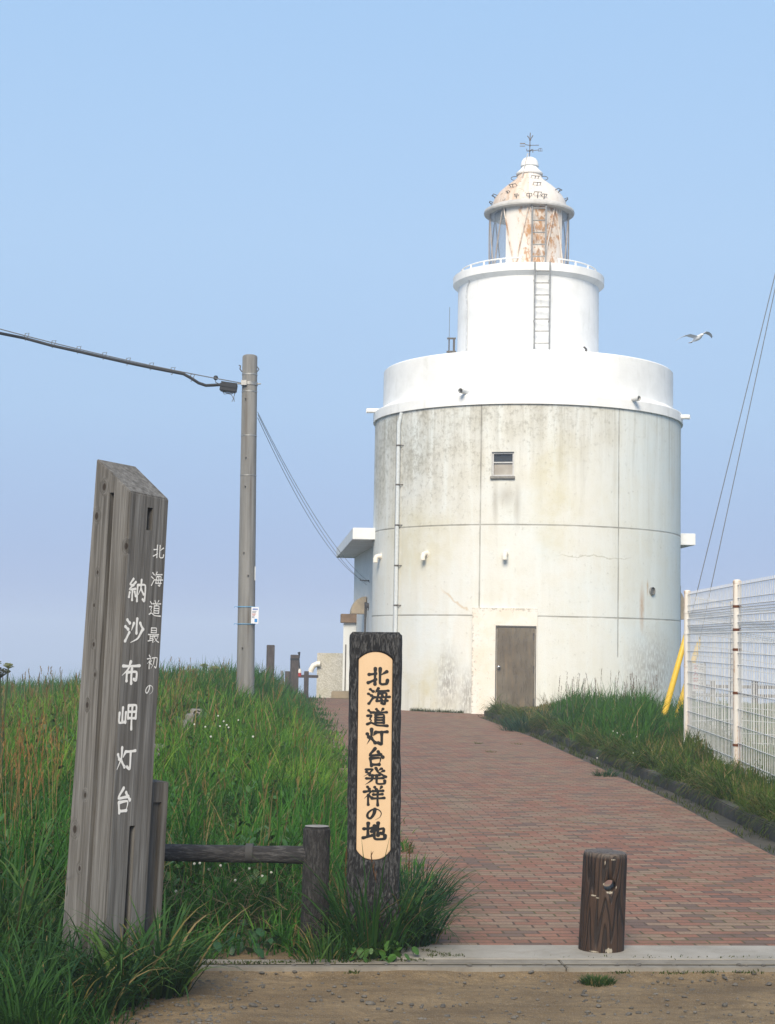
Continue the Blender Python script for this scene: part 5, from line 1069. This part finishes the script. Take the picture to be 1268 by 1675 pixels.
def grass(name, S, hfun, wbase, dryness, bend=(0.05, 1.0), greens=GREENS, seg=4):
    x, y, a_, ci = S.T; z = HVEC(x, y) - 0.02; n = len(x); h = np.maximum(hfun(x, y), .03) * RNG.uniform(0.4, 1.2, n) * (0.55 + 0.85 * ci ** 1.3); w_ = wbase * RNG.uniform(0.55, 1.35, n) * np.clip(y / 16, 0.8, 1.7)
    az = a_ + RNG.normal(0, 0.5, n); az = np.where(RNG.random(n) < 0.25, RNG.normal(-0.2, 0.8, n), az)
    a0 = np.abs(RNG.normal(0.05, 0.14, n)); a1 = a0 + RNG.uniform(bend[0], bend[1], n)
    f = np.clip(0.5 + 0.35 * vnoise(x, y, 0.55, 2) + 0.5 * (((ci * 7.31) % 1) - .5) + RNG.normal(0, 0.16, n), 0, 1); col = palette(n, greens, f)
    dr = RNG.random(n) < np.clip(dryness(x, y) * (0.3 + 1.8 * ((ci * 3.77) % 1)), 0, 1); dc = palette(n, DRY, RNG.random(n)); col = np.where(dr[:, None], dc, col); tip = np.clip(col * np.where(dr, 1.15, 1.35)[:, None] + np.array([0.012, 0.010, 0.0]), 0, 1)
    return blade_mesh(name, np.stack([x, y, z], 1), h, w_, az, a0, a1, col, tip, seg=seg)
def edge_fade(x, y): return np.array([xl(b) - a_ for a_, b_ in zip(x, y) for b in (b_,)])

# the bank left of the path: near, middle and far
def in_left(x, y, margin=0.0):
    e = np.array([xl(b) for b in y]) - x; k = np.array([kerb_y(a_) for a_ in x]); return (e > margin) & (y > k + 0.33 + 0.05 * np.sin(x * 9))
def pxof(S): return S[:, 0] / S[:, 1] * F + PW / 2
def open_steps(S):
    p = pxof(S); k = ((p > 288) & (p < 336) & (S[:, 1] > 21.2) & (S[:, 1] < 25)) | ((p > 244) & (p < 276) & (S[:, 1] > 17.4) & (S[:, 1] < 19.4))
    return S[~k]
EXL = lambda x, y: np.array([xl(b) for b in y]) - x
S = sample(21000, 8.0, 15, lambda v: frustum_x(v, -60), lambda v: xl(v) + 0.1, 1.15); S = S[in_left(S[:, 0], S[:, 1], -0.12)]
dry1 = lambda x, y: 0.05 + 0.03 * vnoise(x, y, 1.0, 9)
def h_near(x, y):
    e = np.clip(EXL(x, y) / 0.6, 0.25, 1); k = np.clip((y - np.array([kerb_y(a_) for a_ in x]) - 0.25) / 0.9, 0.3, 1)
    return (0.44 + 0.16 * vnoise(x, y, 0.9, 1)) * e * k
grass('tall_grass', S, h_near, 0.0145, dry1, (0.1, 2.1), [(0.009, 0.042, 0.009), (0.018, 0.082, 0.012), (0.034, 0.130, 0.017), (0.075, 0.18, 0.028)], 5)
S = open_steps(sample(44000, 14.0, 30, lambda v: frustum_x(v, -40), lambda v: xl(v) + 0.1, 0.9))
dry2 = lambda x, y: 0.07 + 0.20 * np.clip((-x - 2.2) / 3, 0, 1) * np.clip((y - 15) / 8, 0, 1) + 0.15 * np.clip(vnoise(x, y, 0.5, 4), 0, 1)
h_mid = lambda x, y: (0.44 + 0.18 * vnoise(x, y, 0.6, 1)) * np.clip((EXL(x, y) + 0.15) / 0.8, 0.3, 1)
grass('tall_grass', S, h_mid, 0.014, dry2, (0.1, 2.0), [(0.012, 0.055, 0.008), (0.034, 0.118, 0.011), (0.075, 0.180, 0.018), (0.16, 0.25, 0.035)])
S = sample(50000, 29.0, 52, lambda v: frustum_x(v, -30), lambda v: xl(v) + 0.1, 1.0)
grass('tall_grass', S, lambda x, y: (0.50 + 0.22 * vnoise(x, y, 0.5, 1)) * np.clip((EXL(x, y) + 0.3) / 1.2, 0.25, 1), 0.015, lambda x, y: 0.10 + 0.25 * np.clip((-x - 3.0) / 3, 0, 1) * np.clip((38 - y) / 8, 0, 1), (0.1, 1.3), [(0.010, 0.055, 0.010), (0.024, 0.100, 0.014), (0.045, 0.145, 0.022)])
# the foreground corner at the foot of the timber sign, spilling over the dirt
S = sample(6500, 6.7, 8.9, lambda v: frustum_x(v, -90), lambda v: frustum_x(v, 205 + 110 * smooth01((v - 6.95) / 1.3)), 1.0, 18, .07)
S = S[RNG.random(len(S)) < np.clip((frustum_x(S[:, 1], 235 + 90 * np.clip((S[:, 1] - 6.95) / 1.3, 0, 1)) - S[:, 0]) / 0.35, 0, 1)]
grass('foreground_grass', S, lambda x, y: (0.30 + 0.10 * vnoise(x, y, 1.5, 1)) * np.clip((frustum_x(8, 330) - x) / 0.5, .35, 1), 0.015, lambda x, y: 0.05 + 0 * x, (0.4, 1.8), [(0.009, 0.036, 0.011), (0.016, 0.060, 0.015), (0.03, 0.092, 0.018)], 6)
# right bank, outside the mesh fence, hanging over the kerb
S = sample(46000, 11.5, 42, lambda v: xr(v) + 0.33, lambda v: max(xr(v) + 0.9, min(frustum_x(v, 1300), xf(min(v, 30)) + 0.6 if v < 26 else frustum_x(v, 1190))), 0.85)
DRT = lambda x, y: x - np.array([xr(b) for b in y])
def h_right(x, y):
    e = np.clip((DRT(x, y) - 0.2) / 0.9, 0.5, 1); tall = np.clip((y - 21) / 6, 0, 1) * np.clip(1 - (y - 37.5) / 3, 0.12, 1)
    p = x / y * F + PW / 2; door = np.where(y > 26, np.clip((p - 865) / 70, .22, 1), 1); guard = np.where((p > 1072) & (p < 1118) & (y > 24) & (y < 35.5), .5, 1)
    return (0.19 + 0.36 * tall * e + 0.10 * vnoise(x, y, 0.9, 5)) * (1 + .25 * vnoise(x, y, 2.1, 7)) * door * guard
S = S[S[:, 0] > np.array([xr(b) for b in S[:, 1]]) + .3]; far = S[:, 1] > 25.5 + 2 * vnoise(S[:, 0], S[:, 1], .7, 3)
olive = [(0.020, 0.058, 0.007), (0.045, 0.090, 0.010), (0.085, 0.110, 0.018)]
gd = lambda x, y: 0.14 + 0.10 * vnoise(x, y, 1, 3)
grass('bank_grass', S[~far], h_right, 0.010, gd, (0.2, 1.5), olive)
grass('bank_grass', S[far], h_right, 0.012, lambda x, y: 0.05 + 0.6 * ((x / y * F + PW / 2 < 905) & (y > 30)), (0.2, 1.5), [(0.008, 0.045, 0.006), (0.022, 0.090, 0.009), (0.048, 0.135, 0.014)])
ye = RNG.uniform(11.5, 40, 2000); ye = ye[np.array([mnoise.noise(Vector((v * .7, 5, 2))) for v in ye]) > -.12]; ye = np.repeat(ye, 12); xe = np.array([xr(v) for v in ye]) + .42 + RNG.normal(0, .035, len(ye))
grass('bank_grass', np.column_stack([xe, ye + RNG.normal(0, .08, len(ye)), RNG.normal(np.pi, .6, len(ye)), np.repeat(RNG.random(len(ye) // 12), 12)]), lambda x, y: 0.42 + 0 * x, 0.011, gd, (1.4, 2.8), olive)
# lawn inside the fence
S = sample(30000, 17, 58, lambda v: xf(min(v, 26)) + 0.1 if v < 26 else frustum_x(v, 1110), lambda v: frustum_x(v, 1310), 0.9)
grass('lawn', S, lambda x, y: 0.11 + 0 * x, 0.010, lambda x, y: 0.15 + 0 * x, (0.1, 1.2), [(0.06, 0.115, 0.03), (0.085, 0.145, 0.04), (0.11, 0.16, 0.055)], 3)
# tufts where the sign stands, along kerbs, at the tower foot, in joints
tx = []; 
def tuft(cx, cy, n, r, h, w_=0.009, greens=GREENS, dry=0.06, name='grass_tuft', lab=None, bend=(0.4, 1.9), col_=None):
    a_ = RNG.uniform(0, 2 * np.pi, n); rr_ = r * np.sqrt(RNG.random(n)); x = cx + rr_ * np.cos(a_); y = cy + rr_ * np.sin(a_); z = HVEC(x, y) - 0.01
    hh = h * RNG.uniform(0.45, 1.1, n); az = np.where(RNG.random(n) < .75, a_, RNG.uniform(0, 2 * np.pi, n)); a0 = np.abs(RNG.normal(0.1, 0.2, n)) + rr_ / r * .25; a1 = a0 + RNG.uniform(*bend, n)
    col = palette(n, greens, RNG.random(n)); dr = RNG.random(n) < dry; col = np.where(dr[:, None], palette(n, DRY, RNG.random(n)), col)
    o = blade_mesh(name, np.stack([x, y, z], 1), hh, w_ * RNG.uniform(.6, 1.3, n), az, a0, a1, col, np.clip(col * 1.3 + .006, 0, 1), seg=6, kind=None)
    if lab: tag(o, lab, 'grass tuft')
    return o
def gp_(px, py): p = gnd(px, py); return p.x, p.y
DK = [(0.012, 0.045, 0.020), (0.018, 0.062, 0.022), (0.032, 0.085, 0.024)]
tuft(*gp_(606, 1558), 250, 0.19, 0.66, 0.0115, [(0.014, 0.055, 0.014), (0.026, 0.085, 0.018), (0.05, 0.12, 0.024)], .07, bend=(.3, 1.6), lab='big tuft of long grass round the foot of the black sign post')
tuft(*gp_(668, 1545), 260, 0.15, 0.50, 0.013, DK, .04, bend=(.8, 2.0), lab='arching dark grass clump leaning over the brick path beside the black sign')
tuft(*gp_(672, 1480), 380, 0.24, 0.38, 0.011, DK, .04, lab='dense blue green grass clump at the path edge behind the black sign')
tuft(*gp_(535, 1568), 120, 0.18, 0.24, 0.010, GREENS, .15, lab='thin grass tuft at the foot of the round log post')
tuft(*gp_(262, 1612), 200, 0.13, 0.55, 0.017, GREENS, .10, bend=(.5, 1.7), lab='broad bladed grass tuft in front of the timber sign right corner')
tuft(*gp_(196, 1628), 130, 0.11, 0.62, 0.018, GREENS, .10, bend=(.9, 2.1), lab='drooping grass tuft at the timber sign front corner')
tuft(*gp_(75, 1640), 260, 0.35, 0.40, 0.017, DK, .05, lab='dark leafy grass tuft low in the corner left of the timber sign')
tuft(*gp_(20, 1560), 150, 0.26, 0.85, 0.020, GREENS, .08, bend=(.6, 1.8), lab='tall wide bladed grass tuft at the far left edge')
tuft(*gp_(978, 1596), 500, 0.085, 0.045, 0.004, [(0.02, 0.05, 0.01), (0.035, 0.075, 0.015)], .05, lab='low mossy tuft in the dirt in front of the bollard', bend=(.2, 1.2))
tuft(*gp_(990, 1270), 130, 0.16, 0.16, 0.010, DK, .02, lab='small leafy weed growing in the gutter along the right kerb')
tuft(*gp_(940, 1165), 240, 0.50, 0.75, 0.016, DK, .02, lab='dense dark grass clump beside the lighthouse door', bend=(.3, 1.4))
tuft(*gp_(865, 1196), 420, 0.55, 0.50, 0.014, [(0.016, 0.055, 0.03), (0.024, 0.075, 0.036)], .02, lab='bluish grass clump spilling over the kerb end by the path')
tuft(*gp_(898, 1170), 140, 0.22, 0.5, 0.010, DRY, .5, lab='dry tan grass tuft right of the lighthouse door step')
for i, (px, py) in enumerate(((803, 1231), (782, 1217), (846, 1218))): tuft(*gp_(px, py), 60, 0.08, 0.07, 0.006, olive, .2, lab=['small weed between the bricks, nearest of the three', 'tiny weed between the bricks, leftmost of the three', 'small weed by the gutter, farthest right of the three'][i])
# low weeds and moss along the edges: uncountable
P_ = []
for px0, py0, px1, py1, n_ in ((700, 1566, 760, 1566, 160), (330, 1578, 700, 1572, 520), (870, 1567, 1268, 1569, 130), (690, 1556, 740, 1566, 160)):
    for i in range(n_): t = random.random(); p = gnd(px0 + (px1 - px0) * t, py0 + (py1 - py0) * t + random.gauss(0, 1.2)); P_.append((p.x, p.y))
for px, py, s_ in ((1100, 1593, 14), (1160, 1592, 10), (1225, 1592, 12), (1020, 1592, 10), (575, 1592, 8)):
    for i in range(40): p = gnd(px + random.gauss(0, s_), py + random.gauss(0, 1.0)); P_.append((p.x, p.y))
for y in np.arange(11.5, 40, 0.02):
    if mnoise.noise(Vector((y * 0.8, 3, 1))) > -0.15: P_.append((xr(y) + 0.02 + abs(random.gauss(0, .06)), y))
    if mnoise.noise(Vector((y * 0.9, 8, 1))) > 0.05: P_.append((xr(y) + 0.25 - abs(random.gauss(0, .04)), y))
for i in range(500): ph = random.uniform(-.75, -.36); p = TC + Matrix.Rotation(TYAW, 3, 'Z') @ cp(ph, 0, R0 + abs(random.gauss(0, .05))); P_.append((p.x, p.y))
P_ = np.array(P_); n = len(P_); col = palette(n, [(0.05, 0.06, 0.015), (0.035, 0.065, 0.015), (0.10, 0.10, 0.03)], RNG.random(n))
z = np.maximum(HVEC(P_[:, 0], P_[:, 1]), 0.0)
blade_mesh('low_weeds', np.column_stack([P_, z]), RNG.uniform(.006, .024, n) * np.where(P_[:, 1] < 10, 1, 2.6) * np.clip(P_[:, 1] / 14, 1, 2.2), RNG.uniform(.004, .009, n) * np.clip(P_[:, 1] / 12, 1, 2), RNG.uniform(0, 6.28, n), RNG.uniform(0, .6, n), RNG.uniform(.5, 1.8, n), col, col * 1.2, seg=3)
# dry stalks with seed heads
def stalks(name, pts, h0, h1, col, head=0.12, hw=0.012, lean=0.25):
    n = len(pts); P = np.array(pts); h = RNG.uniform(h0, h1, n); az = RNG.uniform(0, 6.28, n); a0 = RNG.uniform(0, .15, n); a1 = a0 + RNG.uniform(0, lean, n)
    mb = []; c = np.tile(np.array(col), (n, 1)) * RNG.uniform(.7, 1.25, n)[:, None]
    d = np.stack([np.cos(az), np.sin(az), 0 * az], 1); tip = P.copy().astype(float); seg = 5
    for i in range(1, seg + 1):
        an = a0 + (a1 - a0) * ((i - .5) / seg) ** 1.3; tip = tip + (d * np.sin(an)[:, None] + np.array([0, 0, 1.]) * np.cos(an)[:, None]) * (h / seg)[:, None]
    k = 14; hp = np.repeat(tip, k, 0); ha = np.repeat(a1, k); hd = np.repeat(d, k, 0); t = np.tile(np.linspace(0, 1, k), n); dirn = hd * np.sin(ha)[:, None] + np.array([0, 0, 1.]) * np.cos(ha)[:, None]
    hp = hp - dirn * (t * head)[:, None]; m_ = len(hp); wid = np.clip(P[:, 1] / 14, .8, 2.2)
    A_ = np.concatenate([P, hp]); H_ = np.concatenate([h, RNG.uniform(.025, .045, m_)]); W_ = np.concatenate([0.0045 * wid, hw * np.repeat(wid, k) * .5]); AZ = np.concatenate([az, RNG.uniform(0, 6.28, m_)])
    A0 = np.concatenate([a0, RNG.uniform(.1, .5, m_)]); A1 = np.concatenate([a1, RNG.uniform(.3, .9, m_)]); C_ = np.concatenate([c, np.repeat(c, k, 0) * np.array([1.05, .92, .8])])
    return blade_mesh(name, A_, H_, W_, AZ, A0, A1, C_, C_ * 1.1, seg=5)
def pts_in(n, y0, y1, pa, pb):
    y = RNG.uniform(y0, y1, n); x = frustum_x(y, RNG.uniform(pa, pb, n)); k = np.array([xl(b) for b in y]) > x + .25; x, y = x[k], y[k]; return np.column_stack([x, y, HVEC(x, y)])
stalks('dry_seed_stalks', pts_in(190, 15, 34, -20, 330), .45, .85, (0.20, 0.155, 0.07)); stalks('dry_seed_stalks', pts_in(90, 12, 40, 230, 560), .45, .75, (0.22, 0.17, 0.06))
stalks('dry_seed_stalks', pts_in(60, 9.5, 14, 0, 110), .6, .95, (0.27, 0.17, 0.07), .16, .016); stalks('dry_seed_stalks', pts_in(26, 9.6, 13, 260, 560), .45, .7, (0.20, 0.17, 0.07), .1)
y_ = RNG.uniform(30, 37, 36); x_ = frustum_x(y_, RNG.uniform(915, 1090, 36)); stalks('reed_stalks', np.column_stack([x_, y_, HVEC(x_, y_)]), .75, 1.05, (0.16, 0.14, 0.12), .3, .014, .12)
fx, fy = gp_(628, 1556); stalks('reed_stalks', np.array([[fx, fy - .12, 0.0], [fx + .12, fy - .05, 0], [fx - .22, fy, 0]]), .5, .66, (0.13, 0.075, 0.04), .14, .014, .2)
fx, fy = gp_(668, 1545); stalks('reed_stalks', np.array([[fx, fy, 0.0]]), .55, .6, (0.3, 0.26, 0.14), .1, .008, .3)
# broad low leaves in the verge
def leafpatch(name, pts, size, cols, kind='stuff'):
    mb = MB(); 
    for (x, y, z) in pts:
        s_ = size * random.uniform(.6, 1.2); az = random.uniform(0, 6.28); tl = random.uniform(.2, .9); M_ = Matrix.Rotation(az, 3, 'Z') @ Matrix.Rotation(tl, 3, 'Y')
        out = [Vector((s_ * (.5 + .5 * math.cos(t)) , s_ * .30 * math.sin(t) * (1.15 - .3 * math.cos(t)), -.12 * s_ * math.cos(t))) for t in [2 * math.pi * i / 10 for i in range(10)]]
        c0 = Vector((x, y, z + random.uniform(.02, .09))); mb.add([c0 + M_ @ Vector((s_ * .45, 0, .08 * s_))] + [c0 + M_ @ q for q in out], [(0, i + 1, (i + 1) % 10 + 1) for i in range(10)], True)
    return mb.build(name, cols)
ML = plain('leaf_green', (0.045, 0.115, 0.02), .5, 0, .4, 20); ML2 = plain('leaf_dark', (0.018, 0.06, 0.022), .5, 0, .4, 20)
def cl_(px, py, n_, s_): 
    return [(lambda p: (p.x, p.y, max(0, height(p.x, p.y))))(gnd(px + random.gauss(0, s_), py + random.gauss(0, s_ * .25))) for _ in range(n_)]
tag(leafpatch('leafy_weed', cl_(635, 1570, 34, 15), .055, ML), 'light green round leaved weed below the black sign at the kerb', 'weed')
tag(leafpatch('leafy_weed', cl_(585, 1573, 14, 10), .05, ML), 'small round leaved weed on the kerb between log post and black sign', 'weed')
tag(leafpatch('broad_leaves', [q for q in cl_(60, 1600, 110, 60) + cl_(400, 1556, 70, 50) if q[1] > kerb_y(q[0]) + .25 or q[0] < frustum_x(q[1], 180)], .06, ML2), kind='stuff')
S = np.concatenate([sample(3000, 8.6, 15, lambda v: frustum_x(v, -40), lambda v: xl(v), 1.0, 9, .12), sample(5000, 14, 34, lambda v: frustum_x(v, -40), lambda v: xl(v), 1.0, 9, .16)]); S = S[in_left(S[:, 0], S[:, 1], 0)]
n = len(S); hz0 = HVEC(S[:, 0], S[:, 1]) + RNG.uniform(.02, .22, n); col = palette(n, [(0.10, 0.085, 0.04), (0.16, 0.125, 0.06), (0.22, 0.175, 0.09)], RNG.random(n))
blade_mesh('dry_thatch', np.column_stack([S[:, :2], hz0]), RNG.uniform(.12, .35, n), RNG.uniform(.004, .009, n) * np.clip(S[:, 1] / 14, .9, 1.8), RNG.uniform(0, 6.28, n), RNG.uniform(.7, 1.6, n), RNG.uniform(1.3, 2.2, n), col, col * .9, seg=3)
rows = []
for i in range(260):
    y0 = random.uniform(9.6, 26); x0 = frustum_x(y0, random.uniform(-20, 560))
    if xl(y0) - x0 < .5: continue
    hh = random.uniform(.12, .34)
    for k in range(9): xx, yy = x0 + random.gauss(0, .09), y0 + random.gauss(0, .09); rows.append((xx, yy, height(xx, yy) + hh * random.uniform(.4, 1)))
tag(leafpatch('bank_weeds', rows, .06, plain('weed_green', (0.04, 0.11, 0.018), .5, 0, .5, 9)), kind='stuff')
# umbels of cow parsnip against the sky
M_UMB = plain('umbel_flower', (0.22, 0.24, 0.10), .8, 0, .3, 40); M_STEM = plain('umbel_stem', (0.05, 0.075, 0.03), .7, 0, .3, 30); M_UMBD = plain('umbel_seed', (0.045, 0.05, 0.025), .8, 0, .3, 40)
def umbel(Y, root, heads, label, grp=None):
    p = at(*root, Y); z0 = height(p.x, Y); T = thing('umbel_plant', label, 'plant', (p.x, Y, z0))
    for (px, py, wpx, dark) in heads:
        q = at(px, py, Y) - Vector((p.x, Y, z0)); r = wpx * Y / F / 2; mb = MB(); o = Vector((0, 0, 0)); j = Vector((q.x * .25, 0, max(.2, q.z * .6)))
        mb.tube([o, j, q - Vector((0, 0, r * .9))], [.011, .009, .006], 6).build('stem', M_STEM, T); mb = MB()
        for i in range(34):
            a_ = i * 2.4; rr_ = r * math.sqrt((i + .5) / 34); e = q + Vector((rr_ * math.cos(a_), rr_ * math.sin(a_), -.35 * rr_ * rr_ / r + random.uniform(-.01, .01)))
            mb.tube([q - Vector((0, 0, r * .9)), e], .0022, 4)
            for _ in range(5): d = Vector((random.gauss(0, 1), random.gauss(0, 1), random.gauss(0, .4))) * r * .07; mb.blob(e + d, (r * .075, r * .075, r * .05), 6, 4)
        mb.build('flower_head', M_UMBD if dark else M_UMB, T)
umbel(14.0, (4, 1190), ((14, 1086, 17, False), (1, 1094, 34, True), (-4, 1082, 14, False)), 'tall dark umbel plant against the sky at the left edge')
umbel(32.0, (338, 1130), ((334, 1086, 15, False), (351, 1090, 17, False), (318, 1094, 16, False)), 'pale flat topped umbel flowers on the grass crest by the pole')
# white clover heads
M_CLO = plain('clover_white', (0.62, 0.62, 0.55), .8, 0, .2, 60)
proto = None
CL = [(360, 1188, 17), (371, 1186, 17), (374, 1190, 17), (357, 1171, 18), (366, 1180, 17), (336, 1189, 17), (390, 1178, 19), (318, 1185, 18), (414, 1205, 15), (345, 1205, 15),
      (318, 1413, 9.9), (327, 1412, 9.9), (342, 1422, 9.8), (361, 1416, 9.9), (385, 1440, 9.7), (408, 1421, 9.8), (429, 1433, 9.7), (444, 1427, 9.8), (300, 1408, 10), (288, 1458, 9.2)]
CR = [(1003, 1196, 25.5), (1010, 1199, 25.2), (1019, 1202, 25), (1042, 1205, 24.5), (1047, 1202, 24.6), (977, 1240, 22.4), (1036, 1232, 22), (1066, 1228, 22)]
for lst, lab, grp in ((CL, 'white clover flower head in the grass of the left bank', 'clover flowers on the left bank'), (CR, 'white clover flower head in the grass between kerb and mesh fence', 'clover flowers on the right bank')):
    for px, py, Y in lst:
        p = at(px, py, Y)
        if proto is None:
            proto = thing('clover_flower', lab, 'flower', p, 0, grp); mb = MB()
            for i in range(46):
                a_ = i * 2.4; zz_ = 1 - 2 * (i + .5) / 46; r_ = math.sqrt(1 - zz_ * zz_); d = Vector((r_ * math.cos(a_), r_ * math.sin(a_), zz_)); mb.blob(d * .012, (.004, .004, .004), 5, 3)
            mb.blob((0, 0, 0), (.011, .011, .011), 10, 6).build('flower_head', M_CLO, proto); MB().tube([(0, 0, -.30), (.004, .002, -.15), (0, 0, -.01)], .0018, 5).build('stem', M_STEM, proto); o = proto
        else: o = copy_tree(proto); o.location = p; tag(o, lab, 'flower', grp)
        o.scale = (0.5 if Y < 12 else 0.62,) * 3; o.rotation_euler = (0, 0, random.uniform(0, 6))

# ------------------------------------------------------------------ stones and gravel on the dirt
M_ST = m_concrete('field_stone', (0.065, 0.062, 0.058), (0.16, 0.15, 0.135), (0.08, 0.07, 0.055), .5, 14.0)
SM = []
for i in range(6):
    mb = MB().blob((0, 0, 0), (1, .8, .5), 12, 8, .55, i + 1); me = mb.mesh('stone'); me.materials.append(M_ST); SM.append(me)
def stone(p, s_, lab, grp, i):
    o = bpy.data.objects.new('stone', SM[i % 6]); COL.objects.link(o); o.location = p; o.scale = (s_, s_ * random.uniform(.7, 1), s_ * random.uniform(.6, 1)); o.rotation_euler = (random.uniform(-.3, .3), random.uniform(-.3, .3), random.uniform(0, 6)); tag(o, lab, 'stone', grp)
for i, (px, py, w_) in enumerate(((393, 1603, 8), (403, 1604, 9), (428, 1596, 9), (402, 1613, 8), (430, 1612, 8), (414, 1642, 15), (512, 1632, 12), (555, 1627, 6), (869, 1596, 11), (888, 1603, 10), (1006, 1612, 9), (1013, 1613, 4), (1052, 1613, 10), (956, 1625, 11), (979, 1629, 8), (980, 1635, 9), (1003, 1632, 7), (1072, 1624, 9), (1091, 1633, 8), (1120, 1628, 10), (1132, 1617, 10), (961, 1655, 6), (988, 1656, 9), (1033, 1646, 8), (1029, 1656, 12), (1160, 1601, 8), (1186, 1599, 9), (1258, 1607, 11), (1216, 1651, 7), (1263, 1653, 9), (1080, 1664, 9), (1225, 1628, 8), (370, 1598, 9), (330, 1627, 10), (322, 1640, 12), (345, 1660, 9), (303, 1655, 10), (640, 1650, 8), (725, 1640, 7), (700, 1600, 8), (790, 1660, 9), (600, 1665, 8))):
    p = gnd(px, py, -.03); s_ = w_ * p.y / F / 2 * 1.05; p.z = height(p.x, p.y) - .012 + s_ * .22; stone(p, s_, 'small grey stone lying on the sandy dirt in front of the kerb', 'stones on the dirt', i)
for i, (px, w_) in enumerate(((536, 14), (590, 8), (632, 8), (648, 7), (703, 9), (768, 12), (803, 7), (858, 7), (890, 10), (910, 6), (1010, 11), (1028, 7), (1044, 12), (1104, 9), (1146, 9), (1210, 13), (1221, 9), (1249, 11), (480, 10), (1160, 6), (965, 8))):
    p = gnd(px, 1581.5 + random.uniform(-.6, .6)); s_ = w_ * p.y / F / 2; p.z = .001 + s_ * .3; stone(p, s_, 'dark pebble lodged in the groove of the concrete kerb', 'pebbles in the kerb groove', i)
mb = MB(); k = 0
for i in range(1300):
    px = random.uniform(-20, 1290) if random.random() < .62 else random.gauss(300, 70); py = 1592 + 95 * random.random() ** 1.2; p = gnd(px, py, -.03); s_ = abs(random.gauss(0, .0045)) + .0022
    if kerb_y(p.x) - p.y < .012: continue
    mb.blob((p.x, p.y, height(p.x, p.y) - .012 + s_ * .3), (s_ * random.uniform(.8, 1.6), s_, s_ * .7), 6, 4, .5, i)
tag(mb.build('gravel', M_ST), kind='stuff')

# ------------------------------------------------------------------ sea fog: one even box of air round everything
hz_m = bpy.data.materials.new('haze'); hz_m.use_nodes = True; nt = hz_m.node_tree; nt.nodes.clear(); o_ = nt.nodes.new('ShaderNodeOutputMaterial'); pv = nt.nodes.new('ShaderNodeVolumePrincipled')
pv.inputs['Color'].default_value = (0.76, 0.85, 1.0, 1); pv.inputs['Density'].default_value = 0.0020; pv.inputs['Anisotropy'].default_value = 0.0; nt.links.new(pv.outputs[0], o_.inputs['Volume'])
tag(MB().box((0, 0, 2.5), (3100, 3100, 39)).build('haze', hz_m), kind='stuff')
